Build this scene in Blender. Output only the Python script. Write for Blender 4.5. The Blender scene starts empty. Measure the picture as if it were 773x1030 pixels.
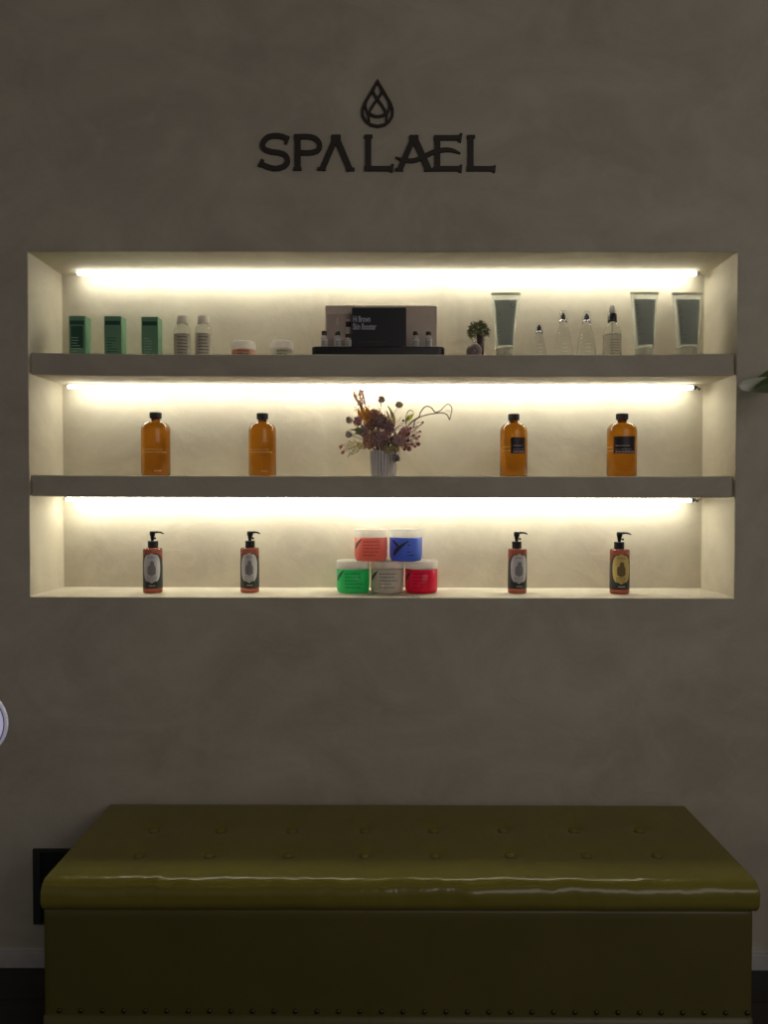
import bpy, bmesh, math, random
from mathutils import Vector, Matrix, noise
PI = math.pi
rnd = random.Random(7)
C = bpy.context.scene.collection
SC = bpy.context.scene

# ------------------------------------------------------------------ camera
YAW, PITCH, ROLL, CAMX, CAMZ = -0.00274, -0.02124, 0.0017, 0.01218, 1.36674
FPX, CAMY = 773.0, -2.2
fw = Vector((math.sin(YAW)*math.cos(PITCH), math.cos(YAW)*math.cos(PITCH), math.sin(PITCH)))
rt0 = Vector((math.cos(YAW), -math.sin(YAW), 0)); up0 = rt0.cross(fw)
rt = math.cos(ROLL)*rt0 + math.sin(ROLL)*up0
up = -math.sin(ROLL)*rt0 + math.cos(ROLL)*up0
CP = Vector((CAMX, CAMY, CAMZ))
cd = bpy.data.cameras.new('camera'); cam = bpy.data.objects.new('camera', cd); C.objects.link(cam)
cam.matrix_world = Matrix(((rt.x, up.x, -fw.x, CP.x), (rt.y, up.y, -fw.y, CP.y), (rt.z, up.z, -fw.z, CP.z), (0, 0, 0, 1)))
cd.sensor_width = 36; cd.lens = 36*FPX/1030; cd.clip_start = 0.05
SC.camera = cam

def ray(px, py):
    return (fw*FPX + rt*(px-386.5) + up*(515-py)).normalized()
def at(px, py, Y):
    """the point of the plane y = Y seen at a photo position"""
    d = ray(px, py); return CP + d*((Y-CP.y)/d.y)
def onz(px, py, Z):
    d = ray(px, py); return CP + d*((Z-CP.z)/d.z)
def mm(Y): return (Y-CAMY)/FPX        # metres per photo pixel at depth Y

# ------------------------------------------------------------------ materials
def srgb(r, g, b):
    f = lambda c: (c/12.92 if c <= .04045 else ((c+.055)/1.055)**2.4)
    return (f(r/255), f(g/255), f(b/255), 1)
class NT:
    def __init__(s, name):
        s.m = bpy.data.materials.new(name); s.m.use_nodes = True
        s.t = s.m.node_tree; s.p = s.t.nodes['Principled BSDF']; s.out = s.t.nodes['Material Output']
    def n(s, kind, **kw):
        x = s.t.nodes.new(kind)
        for k, v in kw.items():
            if k in x.inputs: x.inputs[k].default_value = v
            else: setattr(x, k, v)
        return x
    def l(s, a, b): s.t.links.new(a, b)
def mat(name, col, rough=.5, metal=0., trans=0., ior=1.45, emit=None, estr=0., var=.12, vscale=30, bump=0., bscale=80, coat=0., sss=0., spec=.5, tl=0.):
    q = NT(name); p = q.p
    p.inputs['Roughness'].default_value = rough; p.inputs['Metallic'].default_value = metal
    p.inputs['Transmission Weight'].default_value = trans; p.inputs['IOR'].default_value = ior
    p.inputs['Coat Weight'].default_value = coat; p.inputs['Specular IOR Level'].default_value = spec
    if sss: p.inputs['Subsurface Weight'].default_value = sss; p.inputs['Subsurface Radius'].default_value = (.02, .02, .02)
    tc = q.n('ShaderNodeTexCoord')
    nz = q.n('ShaderNodeTexNoise', Scale=vscale, Detail=3.)
    q.l(tc.outputs['Object'], nz.inputs['Vector'])
    rp = q.n('ShaderNodeMixRGB', blend_type='MIX')
    rp.inputs[1].default_value = tuple(c*(1-var) for c in col[:3])+(1,)
    rp.inputs[2].default_value = tuple(min(1, c*(1+var)) for c in col[:3])+(1,)
    q.l(nz.outputs['Fac'], rp.inputs[0]); q.l(rp.outputs[0], p.inputs['Base Color'])
    if bump:
        nb = q.n('ShaderNodeTexNoise', Scale=bscale, Detail=4.); q.l(tc.outputs['Object'], nb.inputs['Vector'])
        b = q.n('ShaderNodeBump', Strength=bump, Distance=.01); q.l(nb.outputs['Fac'], b.inputs['Height']); q.l(b.outputs[0], p.inputs['Normal'])
    if tl:                                      # light passes through thin plastic, paper and petals
        ts = q.n('ShaderNodeBsdfTranslucent'); q.l(rp.outputs[0], ts.inputs['Color'])
        mx = q.n('ShaderNodeMixShader'); mx.inputs[0].default_value = tl
        q.l(p.outputs[0], mx.inputs[1]); q.l(ts.outputs[0], mx.inputs[2]); q.l(mx.outputs[0], q.out.inputs['Surface'])
    if emit:
        p.inputs['Emission Color'].default_value = emit; p.inputs['Emission Strength'].default_value = estr
    return q.m
def plaster(name, a, b, c):
    """mottled lime plaster: two sizes of cloudy trowel patches and a fine tooth"""
    q = NT(name); p = q.p; p.inputs['Roughness'].default_value = .75; p.inputs['Specular IOR Level'].default_value = .25
    tc = q.n('ShaderNodeTexCoord'); mp = q.n('ShaderNodeMapping'); mp.inputs['Scale'].default_value = (1, 1, 1.25)
    q.l(tc.outputs['Object'], mp.inputs['Vector'])
    n1 = q.n('ShaderNodeTexNoise', Scale=2.6, Detail=6., Roughness=.62, Distortion=1.2); q.l(mp.outputs[0], n1.inputs['Vector'])
    n2 = q.n('ShaderNodeTexNoise', Scale=9., Detail=5., Roughness=.6, Distortion=.8); q.l(mp.outputs[0], n2.inputs['Vector'])
    r1 = q.n('ShaderNodeValToRGB'); r1.color_ramp.elements[0].position = .34; r1.color_ramp.elements[1].position = .68
    r1.color_ramp.elements[0].color = a; r1.color_ramp.elements[1].color = b
    q.l(n1.outputs['Fac'], r1.inputs[0])
    r2 = q.n('ShaderNodeValToRGB'); r2.color_ramp.elements[0].position = .5; r2.color_ramp.elements[1].position = .75
    r2.color_ramp.elements[0].color = (0, 0, 0, 1); r2.color_ramp.elements[1].color = (.55, .55, .55, 1)
    q.l(n2.outputs['Fac'], r2.inputs[0])
    mx = q.n('ShaderNodeMixRGB'); mx.inputs[2].default_value = c
    q.l(r2.outputs[0], mx.inputs[0]); q.l(r1.outputs[0], mx.inputs[1]); q.l(mx.outputs[0], p.inputs['Base Color'])
    n3 = q.n('ShaderNodeTexNoise', Scale=60., Detail=4.); q.l(tc.outputs['Object'], n3.inputs['Vector'])
    ad = q.n('ShaderNodeMath', operation='ADD'); ml = q.n('ShaderNodeMath', operation='MULTIPLY'); ml.inputs[1].default_value = .25
    q.l(n3.outputs['Fac'], ml.inputs[0]); q.l(n2.outputs['Fac'], ad.inputs[0]); q.l(ml.outputs[0], ad.inputs[1])
    bp = q.n('ShaderNodeBump', Strength=.16, Distance=.012); q.l(ad.outputs[0], bp.inputs['Height']); q.l(bp.outputs[0], p.inputs['Normal'])
    return q.m
def leather(name, col, rough, bstr):
    q = NT(name); p = q.p; p.inputs['Roughness'].default_value = rough; p.inputs['Specular IOR Level'].default_value = .5
    tc = q.n('ShaderNodeTexCoord')
    nz = q.n('ShaderNodeTexNoise', Scale=5., Detail=4.); q.l(tc.outputs['Object'], nz.inputs['Vector'])
    mx = q.n('ShaderNodeMixRGB'); mx.inputs[1].default_value = tuple(c*.85 for c in col[:3])+(1,); mx.inputs[2].default_value = tuple(c*1.15 for c in col[:3])+(1,)
    q.l(nz.outputs['Fac'], mx.inputs[0]); q.l(mx.outputs[0], p.inputs['Base Color'])
    mp = q.n('ShaderNodeMapping'); mp.inputs['Scale'].default_value = (1, .55, .55); q.l(tc.outputs['Object'], mp.inputs['Vector'])
    n2 = q.n('ShaderNodeTexNoise', Scale=22., Detail=3., Distortion=.6); q.l(mp.outputs[0], n2.inputs['Vector'])
    n3 = q.n('ShaderNodeTexVoronoi', Scale=420.); q.l(tc.outputs['Object'], n3.inputs['Vector'])
    b1 = q.n('ShaderNodeBump', Strength=bstr, Distance=.01); q.l(n2.outputs['Fac'], b1.inputs['Height'])
    b2 = q.n('ShaderNodeBump', Strength=.05, Distance=.001); q.l(n3.outputs['Distance'], b2.inputs['Height']); q.l(b1.outputs[0], b2.inputs['Normal'])
    q.l(b2.outputs[0], p.inputs['Normal'])
    return q.m
def planks(name):
    q = NT(name); p = q.p; p.inputs['Roughness'].default_value = .45
    tc = q.n('ShaderNodeTexCoord'); br = q.n('ShaderNodeTexBrick', Scale=1.)
    br.inputs['Brick Width'].default_value = 1.2; br.inputs['Row Height'].default_value = .15; br.inputs['Mortar Size'].default_value = .004
    br.inputs['Color1'].default_value = (.030, .026, .024, 1); br.inputs['Color2'].default_value = (.042, .036, .033, 1); br.inputs['Mortar'].default_value = (.008, .008, .008, 1)
    q.l(tc.outputs['Object'], br.inputs['Vector'])
    mp = q.n('ShaderNodeMapping'); mp.inputs['Scale'].default_value = (3, 40, 1); q.l(tc.outputs['Object'], mp.inputs['Vector'])
    nz = q.n('ShaderNodeTexNoise', Scale=1., Detail=4.); q.l(mp.outputs[0], nz.inputs['Vector'])
    mx = q.n('ShaderNodeMixRGB', blend_type='MULTIPLY'); mx.inputs[0].default_value = .6
    q.l(br.outputs['Color'], mx.inputs[1]); q.l(nz.outputs['Fac'], mx.inputs[2]); q.l(mx.outputs[0], p.inputs['Base Color'])
    return q.m

WALL = plaster('lime_plaster', (.475, .425, .345, 1), (.60, .555, .445, 1), (.63, .565, .45, 1))
FLOOR = planks('dark_planks')
CEIL = mat('ceiling_paint', (.5, .48, .45, 1), .9)
SKIRT = mat('skirting_paint', (.60, .58, .56, 1), .5)
def ledmat(nm, e): return mat(nm, (.9, .9, .9, 1), .5, emit=(1, .985, .83, 1), estr=e)
ALU = mat('aluminium', (.55, .54, .5, 1), .4, metal=1.)
BLACKPL = mat('black_plastic', (.012, .012, .013, 1), .35)
SIGN = mat('dark_bronze', (.042, .032, .024, 1), .55, var=.2)
OLIVE_LIT = leather('olive_leather_lit', (.205, .178, .028), .19, .24)  # lid leather, colour lightened to carry the niche light
OLIVE_SHADE = leather('olive_leather_shade', (.115, .098, .024), .40, .10)  # same leather, colour darkened for the shade on the bench front
NAIL = mat('antique_nail', (.09, .075, .03, 1), .35, metal=.8)
GREENC = mat('green_carton', (.17, .35, .21, 1), .45)
GREEND = mat('dark_green_print', (.03, .10, .065, 1), .5)
GREENL = mat('pale_print', (.35, .52, .45, 1), .5)
WHITEPL = mat('white_cap', (.74, .69, .63, 1), .35, tl=.4)
CLEARB = mat('frosted_clear', (.97, .97, .94, 1), .14, trans=.96, ior=1.28)
CLEARG = mat('clear_glass', (.97, .97, .95, 1), .05, trans=1., ior=1.2)
GREYLBL = mat('grey_label', (.66, .62, .55, 1), .5, tl=.45)
GREYTXT = mat('grey_text', (.13, .12, .11, 1), .6)
LIDF = mat('frosted_lid', (.88, .84, .80, 1), .3, tl=.5)
PINKJ = mat('peach_cream', (.80, .42, .30, 1), .35, tl=.4)
PALEJ = mat('pale_cream', (.72, .70, .55, 1), .35, tl=.4)
CARD = mat('taupe_card', (.68, .57, .48, 1), .6)
PICT = mat('taupe_print', (.50, .40, .35, 1), .5)
PICTL = mat('pale_taupe_print', (.85, .78, .72, 1), .5)
DRED = mat('dark_red_print', (.06, .012, .015, 1), .5)
BLACKC = mat('black_card', (.010, .012, .015, 1), .4)
BLACKT = mat('black_tray', (.012, .010, .009, 1), .3)
WHITET = mat('pale_lettering', (.50, .52, .56, 1), .5)
CLEARC = mat('clear_overcap', (.97, .97, .95, 1), .1, trans=1., ior=1.09)
RUBBER = mat('brown_stopper', (.05, .033, .026, 1), .5)
VIALG = mat('vial_glass', (.9, .9, .9, 1), .1, trans=.6, ior=1.35)
VIALL = mat('vial_label', (.85, .82, .78, 1), .5, tl=.35)
TUBE = mat('tube_plastic', (.88, .90, .84, 1), .25, trans=.8, ior=1.2, coat=.3, tl=.2)
GEL = mat('blue_grey_gel_print', (.50, .53, .51, 1), .2, coat=.6, tl=.6)
TUBECAP = mat('tube_cap', (.80, .78, .68, 1), .35, tl=.55)
CHROME = mat('chrome', (.6, .6, .62, 1), .12, metal=1.)
DCHROME = mat('dark_pump_core', (.06, .055, .06, 1), .25, metal=.3)
AMBER = mat('amber_glass', (.57, .22, .009, 1), .04, trans=1., ior=1.42, var=.02)
ABLACK = mat('black_ribbed_cap', (.012, .012, .014, 1), .4)
DLABEL = mat('dark_brown_label', (.028, .017, .017, 1), .4)
GTEXT = mat('pale_gold_text', (.62, .42, .26, 1), .5)
PTEXT = mat('pale_pink_text', (.45, .36, .36, 1), .5)
VASE = mat('pale_ceramic', (.66, .63, .62, 1), .55)
PUMPB = mat('red_brown_bottle', (.45, .13, .09, 1), .12, trans=.75, ior=1.35, var=.03)
CHARC = mat('charcoal_label', (.030, .035, .032, 1), .45)
SILVER = mat('silver_label', (.66, .65, .67, 1), .4)
SILVERD = mat('grey_portrait_print', (.26, .25, .27, 1), .5)
GOLD = mat('gold_label', (.74, .56, .20, 1), .4)
GOLDD = mat('bronze_portrait_print', (.22, .15, .05, 1), .5)
LEAFMARK = mat('dark_leaf_print', (.06, .075, .08, 1), .4)
GRILL = mat('dark_panel', (.012, .012, .012, 1), .5)
GRILLF = mat('dark_panel_frame', (.035, .034, .033, 1), .5)
DISC_FACE = mat('glow_lavender_face', (.6, .6, .75, 1), .4, emit=(.60, .57, .82, 1), estr=.42)  # added emission stands in for the brightness of the disc
DISC_RIM = mat('pale_glow_rim', (.62, .60, .68, 1), .35, emit=(.6, .58, .75, 1), estr=.22)  # rim brightened by added emission as well
DISC_GROOVE = mat('mauve_groove', (.10, .08, .16, 1), .5)

# ------------------------------------------------------------------ mesh helpers
def obj(name, bm, m, parent=None, smooth=False, bevel=0., seg=2, sub=0):
    me = bpy.data.meshes.new(name); bmesh.ops.recalc_face_normals(bm, faces=bm.faces[:])
    bm.to_mesh(me); bm.free()
    o = bpy.data.objects.new(name, me); C.objects.link(o); me.materials.append(m)
    if smooth:
        for p in me.polygons: p.use_smooth = True
    if bevel:
        b = o.modifiers.new('bevel', 'BEVEL'); b.width = bevel; b.segments = seg; b.limit_method = 'ANGLE'; b.angle_limit = math.radians(50)
        for p in me.polygons: p.use_smooth = True
        o.modifiers.new('wn', 'WEIGHTED_NORMAL')
    if sub:
        s = o.modifiers.new('sub', 'SUBSURF'); s.levels = sub; s.render_levels = sub
    if parent: o.parent = parent
    return o
def tag(o, label, cat, group=None):
    o['label'] = label; o['category'] = cat
    if group: o['group'] = group
    return o
def facing(x, y): return -math.atan2(x-CAMX, y-CAMY)      # turned so that its front looks at the viewer
def thing(name, label, cat, loc, group=None, rz=0.):
    o = bpy.data.objects.new(name, None); C.objects.link(o); o.empty_display_size = .03
    o.location = loc; o.rotation_euler = (0, 0, rz); return tag(o, label, cat, group)
def struct(o): o['kind'] = 'structure'; return o
def B(): return bmesh.new()
def box(bm, x0, x1, y0, y1, z0, z1):
    v = [bm.verts.new((x, y, z)) for x in (x0, x1) for y in (y0, y1) for z in (z0, z1)]
    for f in ((0, 1, 3, 2), (4, 6, 7, 5), (0, 4, 5, 1), (2, 3, 7, 6), (0, 2, 6, 4), (1, 5, 7, 3)): bm.faces.new([v[i] for i in f])
    return bm
def lathe(bm, prof, seg=40, cx=0., cy=0., cz=0., rmod=None):
    """profile of (r, z); r = 0 closes the end"""
    rings = []
    for r, z in prof:
        if r < 1e-6: rings.append([bm.verts.new((cx, cy, cz+z))])
        else:
            rings.append([bm.verts.new((cx+math.cos(2*PI*i/seg)*r*(rmod(2*PI*i/seg, z) if rmod else 1), cy+math.sin(2*PI*i/seg)*r*(rmod(2*PI*i/seg, z) if rmod else 1), cz+z)) for i in range(seg)])
    for a, b in zip(rings, rings[1:]):
        if len(a) == 1 and len(b) == 1: continue
        for i in range(seg):
            j = (i+1) % seg
            if len(a) == 1: bm.faces.new((a[0], b[i], b[j]))
            elif len(b) == 1: bm.faces.new((a[i], a[j], b[0]))
            else: bm.faces.new((a[i], a[j], b[j], b[i]))
    return bm
def tube(bm, pts, r, seg=8):
    """round tube along points; r is a number or a list"""
    pts = [Vector(p) for p in pts]; rs = r if isinstance(r, (list, tuple)) else [r]*len(pts)
    rings = []; ref = None
    for i, p in enumerate(pts):
        d = (pts[min(i+1, len(pts)-1)]-pts[max(i-1, 0)]).normalized()
        if ref is None: ref = Vector((0, 0, 1)) if abs(d.z) < .9 else Vector((1, 0, 0))
        u = d.cross(ref).normalized(); w = d.cross(u).normalized(); ref = -w if False else ref
        rings.append([bm.verts.new(p+(u*math.cos(2*PI*k/seg)+w*math.sin(2*PI*k/seg))*rs[i]) for k in range(seg)])
    for a, b in zip(rings, rings[1:]):
        for k in range(seg): bm.faces.new((a[k], a[(k+1) % seg], b[(k+1) % seg], b[k]))
    for e in (rings[0], rings[-1]):
        bm.faces.new(e)
    return bm
def spline(pts, n=6):
    pts = [Vector(p) for p in pts]; out = []
    for i in range(len(pts)-1):
        p0, p1, p2, p3 = pts[max(i-1, 0)], pts[i], pts[i+1], pts[min(i+2, len(pts)-1)]
        for k in range(n):
            t = k/n; t2 = t*t; t3 = t2*t
            out.append(.5*((2*p1)+(p2-p0)*t+(2*p0-5*p1+4*p2-p3)*t2+(3*p1-p0-3*p2+p3)*t3))
    out.append(pts[-1]); return out
def wrap_rows(bm, R, rows, th=.0004, n=10):
    """a patch on a cylinder of radius R: rows of (z, a_left, a_right), angle 0 faces the viewer (-y)"""
    P = lambda r, a, z: (math.sin(a)*r, -math.cos(a)*r, z)
    g = {}
    for s, r in ((0, R+.00005), (1, R+th)):
        for i, (z, a0, a1) in enumerate(rows):
            for k in range(n+1): g[s, i, k] = bm.verts.new(P(r, a0+(a1-a0)*k/n, z))
    m = len(rows)
    for i in range(m-1):
        for k in range(n):
            bm.faces.new((g[1, i, k], g[1, i, k+1], g[1, i+1, k+1], g[1, i+1, k]))
            bm.faces.new((g[0, i, k], g[0, i+1, k], g[0, i+1, k+1], g[0, i, k+1]))
        for k in (0, n): bm.faces.new((g[0, i, k], g[1, i, k], g[1, i+1, k], g[0, i+1, k]))
    for i in (0, m-1):
        for k in range(n): bm.faces.new((g[0, i, k], g[0, i, k+1], g[1, i, k+1], g[1, i, k]))
    return bm
def wrap_text(bm, R, z, h, a0, a1, seed, th=.0007):
    """an illegible small line of print as word-long dashes"""
    q = random.Random(seed); a = a0
    while a < a1-.03:
        w = min(q.uniform(.06, .22), a1-a); wrap_rows(bm, R, [(z, a, a+w), (z+h, a, a+w)], th, 4); a += w+.04
    return bm
def ellip_rows(zc, hz, ha, a_off=0., n=14, pw=2.):
    rows = []
    for i in range(n+1):
        t = -1+2*i/n; w = max(.02, (1-abs(t)**pw)**(1/pw)); rows.append((zc+hz*t, a_off-ha*w, a_off+ha*w))
    return rows
def ribbon(bm, pts, w, y0, y1, closed=False):
    """a flat stroke in the x-z plane with width w (number or list), from y0 to y1"""
    P = [Vector((p[0], 0, p[1])) for p in pts]; n = len(P); ws = w if isinstance(w, (list, tuple)) else [w]*n
    L = []
    for i, p in enumerate(P):
        if closed: d0 = (p-P[i-1]).normalized(); d1 = (P[(i+1) % n]-p).normalized()
        else:
            d0 = (p-P[i-1]).normalized() if i else (P[1]-p).normalized(); d1 = (P[i+1]-p).normalized() if i < n-1 else d0
        t = (d0+d1).normalized(); nn = Vector((-t.z, 0, t.x)); k = 1/max(.55, nn.dot(Vector((-d0.z, 0, d0.x))))
        L.append([p+nn*ws[i]*.5*k, p-nn*ws[i]*.5*k])
    V = [[bm.verts.new((q.x, y, q.z)) for q in pr for y in (y0, y1)] for pr in L]     # l0 l1 r0 r1
    rng = range(n) if closed else range(n-1)
    for i in rng:
        a, b = V[i], V[(i+1) % n]
        bm.faces.new((a[0], b[0], b[2], a[2])); bm.faces.new((a[1], a[3], b[3], b[1]))
        bm.faces.new((a[0], a[1], b[1], b[0])); bm.faces.new((a[2], b[2], b[3], a[3]))
    if not closed:
        for a in (V[0], V[-1]): bm.faces.new((a[0], a[2], a[3], a[1]))
    return bm
def text_mesh(name, body, size, m, parent, loc, ext=.0004):
    cu = bpy.data.curves.new(name, 'FONT'); cu.body = body; cu.size = size; cu.extrude = ext; cu.offset = .0006
    to = bpy.data.objects.new(name, cu); C.objects.link(to)
    me = bpy.data.meshes.new_from_object(to.evaluated_get(bpy.context.evaluated_depsgraph_get()))
    bpy.data.objects.remove(to); bpy.data.curves.remove(cu)
    o = bpy.data.objects.new(name, me); C.objects.link(o); me.materials.clear(); me.materials.append(m)
    o.parent = parent; o.location = loc; o.rotation_euler = (PI/2, 0, 0); return o

# ------------------------------------------------------------------ setting
NW, NT_, NB, ND = 1.01048, 2.0601, 1.07421, .22939
S1T, S1B, S2T, S2B = 1.77679, 1.71332, 1.42512, 1.36337
XL, XR, YF, ZC = -2.3, 2.3, -4.2, 3.0
b = B(); xs = (XL, -NW, NW, XR); zs = (0, NB, NT_, ZC); g = {}
for i, x in enumerate(xs):
    for k, z in enumerate(zs): g[i, k] = b.verts.new((x, 0, z))
for i in range(3):
    for k in range(3):
        if (i, k) != (1, 1): b.faces.new((g[i, k], g[i+1, k], g[i+1, k+1], g[i, k+1]))
r = [g[1, 1], g[2, 1], g[2, 2], g[1, 2]]; q = [b.verts.new((v.co.x, ND, v.co.z)) for v in r]
for i in range(4): b.faces.new((r[i], r[(i+1) % 4], q[(i+1) % 4], q[i]))
b.faces.new(q)
struct(obj('wall_back', b, WALL, bevel=.003))
struct(obj('floor', box(B(), XL, XR, YF, .0, -.06, 0), FLOOR))
struct(obj('ceiling', box(B(), XL, XR, YF, .0, ZC, ZC+.06), CEIL))
b = B(); box(b, XL, XR, -.012, 0, 0, .046); box(b, XL, XR, -.008, 0, .046, .056)
struct(obj('baseboard_back', b, SKIRT, bevel=.002))

def s1(x): return S1T-.0052*(1-min(1, abs(x/NW))**6)
def s2(x): return S2T-.0022*(1-min(1, abs(x/NW))**6)
for zt, zb, sg, lab in ((S1T, S1B, s1, 'upper thick plaster shelf in the lit wall niche, under the cosmetic tubes'), (S2T, S2B, s2, 'lower thick plaster shelf in the lit wall niche, under the amber bottles')):
    b = B(); n = 48; cols = []
    for i in range(n+1):
        x = (-NW+.0005)+(2*NW-.001)*i/n; d = zt-sg(x)
        cols.append([b.verts.new((x, y, z-d)) for y, z in ((.012, zb), (.012, zt), (ND-.0005, zt), (ND-.0005, zb))])
    for a, c in zip(cols, cols[1:]):
        for k in range(4): b.faces.new((a[k], a[(k+1) % 4], c[(k+1) % 4], c[k]))
    b.faces.new(cols[0]); b.faces.new(cols[-1])
    o = obj('niche_shelf', b, WALL, bevel=.003)
    tag(o, lab, 'shelf')

def led(zc, x0, x1, lab, lm, off=.044):
    t = thing('led_strip', lab, 'light strip', (0, ND-off, zc), 'light strips in the wall niche')
    obj('channel', box(B(), x0, x1, -.010, .010, -.002, -.0003), ALU, t, bevel=.001)
    obj('diffuser', box(B(), x0+.004, x1-.004, -.011, .011, -.012, -.002), lm, t, bevel=.003)
    b = B(); tube(b, spline([(x1, 0, -.006), (x1+.012, 0, -.005), (x1+.02, .006, -.012), (x1+.026, .014, -.006)], 4), .0022, 6); box(b, x1-.001, x1+.008, -.006, .006, -.012, -.001)
    obj('connector', b, BLACKPL if zc < NT_-.01 else ALU, t)
xx = lambda p, y: at(p, y, ND-.044).x
led(NT_, xx(76, 275), xx(702, 276), 'glowing light strip along the top edge of the niche, above the tubes', ledmat('top_led_diffuser', 17.), .036)
led(S1B-.0052, xx(68, 390), xx(698, 391), 'glowing light strip under the upper shelf, above the amber bottles', ledmat('middle_led_diffuser', 19.))
led(S2B-.0022, xx(66, 503), xx(696, 504), 'glowing light strip under the lower shelf, above the pump bottles', ledmat('bottom_led_diffuser', 25.))

# ------------------------------------------------------------------ wall sign
WS = .0028458
o0 = at(380, 130, 0.)
sign = thing('wall_sign', 'dark bronze spa name lettering with a drop emblem on the wall above the niche', 'sign', (o0.x, 0, o0.z))
kdep = [0]
class Let:
    def __init__(s, ox, oy, z): s.b = B(); s.o = (ox, oy, z)
    def P(s, p):
        w = at(s.o[0]+p[0]/s.o[2], s.o[1]+p[1]/s.o[2], -.006); return (w.x-o0.x, w.z-o0.z)
    def st(s, pts, w, closed=False, smooth=0):
        q = [s.P(p) for p in pts]
        if smooth:
            if closed: q = q+[q[0]]
            q = [(v.x, v.y) for v in spline([Vector((a, c_, 0)) for a, c_ in q], smooth)]
            if closed: q = q[:-1]
        sc = WS/s.o[2]; kdep[0] += 1; d = (kdep[0] % 7)*.00012
        if isinstance(w, (list, tuple)):
            m = len(q); w = [w[min(len(w)-1, int(i*(len(w)-1)/(m-1)))]+(w[min(len(w)-1, int(i*(len(w)-1)/(m-1))+1)]-w[min(len(w)-1, int(i*(len(w)-1)/(m-1)))])*((i*(len(w)-1)/(m-1)) % 1) for i in range(m)]
            w = [a*sc for a in w]
        else: w = w*sc
        ribbon(s.b, q, w, -.0075-d, -.0004, closed); return s
    def done(s, nm): obj(nm, s.b, SIGN, sign)
Z1, O1, O2, O3 = 8.589, (255, 125), (330, 125), (415, 125)
l = Let(*O1, Z1)
l.st([(292, 128), (255, 106), (185, 97), (118, 115), (80, 165), (92, 208), (150, 234), (222, 244), (276, 266), (296, 312), (268, 358), (200, 380), (130, 368), (58, 335)], 42, smooth=5)
l.st([(303, 102), (277, 168)], 22); l.st([(82, 302), (48, 362)], 24); l.done('letter')
l = Let(*O1, Z1)
l.st([(383, 90), (383, 394)], 50); l.st([(352, 106), (490, 107), (553, 135), (575, 183), (552, 226), (490, 244), (395, 244)], 40, smooth=5)
l.st([(347, 384), (416, 384)], 24); l.done('letter')
l = Let(*O1, Z1)
l.st([(718, 100), (592, 392)], 46); l.st([(712, 100), (839, 398)], 50); l.st([(675, 108), (755, 108)], 34); l.st([(553, 384), (627, 384)], 24); l.st([(803, 388), (875, 388)], 26); l.done('letter')
l = Let(*O2, Z1)
l.st([(350, 92), (350, 396)], 50); l.st([(315, 103), (386, 103)], 24); l.st([(316, 381), (555, 381)], 40); l.st([(560, 343), (550, 412)], 24); l.done('letter')
l = Let(*O2, Z1)
l.st([(748, 100), (622, 392)], 46); l.st([(742, 100), (875, 396)], 52); l.st([(705, 112), (785, 112)], 36); l.st([(582, 390), (652, 390)], 24); l.st([(832, 391), (910, 391)], 24)
l.st([(583, 284), (640, 303), (700, 313), (765, 306), (850, 268), (920, 236), (1010, 219), (1080, 224), (1146, 250)], [8, 26, 34, 36, 38, 38, 36, 28, 8], smooth=5); l.done('letter')
l = Let(*O3, Z1)
l.st([(218, 95), (218, 400)], 48); l.st([(188, 115), (415, 115)], 40); l.st([(422, 78), (410, 152)], 24); l.st([(185, 382), (415, 382)], 40); l.st([(422, 350), (414, 414)], 24); l.done('letter')
l = Let(*O3, Z1)
l.st([(505, 95), (505, 400)], 48); l.st([(474, 105), (543, 105)], 24); l.st([(472, 382), (712, 382)], 40); l.st([(712, 355), (706, 415)], 22); l.done('letter')
l = Let(355, 75, 15.46)
half = [(322, 212), (250, 335), (183, 450), (152, 540), (157, 635), (202, 718), (282, 780)]
l.st([(387, 100)]+half+[(387, 802)]+[(774-x, y) for x, y in reversed(half)], 38, closed=True)
l.st([(345, 180), (322, 240), (335, 300), (382, 370), (450, 470), (505, 560), (528, 640), (525, 720)], 34, smooth=5)
l.st([(429, 180), (450, 240), (438, 300), (388, 370), (320, 470), (268, 560), (250, 640), (255, 720)], 34, smooth=5)
l.st([(290, 265), (222, 390), (203, 480), (222, 570), (252, 640)], 30, smooth=5); l.st([(484, 265), (552, 390), (571, 480), (552, 570), (522, 640)], 30, smooth=5)
l.st([(262, 600), (320, 638), (387, 650), (454, 638), (515, 600)], 36, smooth=5)
l.done('drop_emblem')

# ------------------------------------------------------------------ top shelf
YS = .11; S = mm(YS)
def place(px, py, Y=YS): return at(px, py, Y).x
def hgt(px, py, zb, Y=YS): return at(px, py, Y).z-zb

def carton(x0, x1, yt, lab, seed):
    Yf = .085; a, c = at(x0, yt, Yf), at(x1, yt, Yf); w = c.x-a.x; h = a.z-s1(a.x); d = .046
    t = thing('carton', lab, 'box', ((a.x+c.x)/2, Yf+d/2, s1((a.x+c.x)/2)), 'green cartons on the upper shelf')
    obj('box_body', box(B(), -w/2, w/2, -d/2, d/2, 0, h), GREENC, t, bevel=.0008)
    b = box(B(), -w/2+.003, w/2-.003, -d/2-.0004, -d/2+.0002, h-.026, h-.014)
    box(b, -w/2+.006, w/2-.006, -d/2-.0004, -d/2+.0002, .028, h-.030) if seed == 1 else None
    obj('printed_band', b, GREEND, t)
    q = random.Random(seed); b = B()
    for k in range(6):
        z = .018+k*.008; L = q.uniform(.4, .9)*(w-.016); box(b, -w/2+.008, -w/2+.008+L, -d/2-.0006, -d/2+.0002, z, z+.0022)
    obj('printed_text', b, GREENL if seed != 2 else GREEND, t)
    b = box(B(), -w/2+.002, w/2-.002, -d/2+.002, d/2-.002, h-.0003, h+.0006); obj('top_flap', b, GREENC, t)
carton(69.2, 85.6, 317.5, 'leftmost of the three small green cartons, nearest the niche side', 1)
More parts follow.
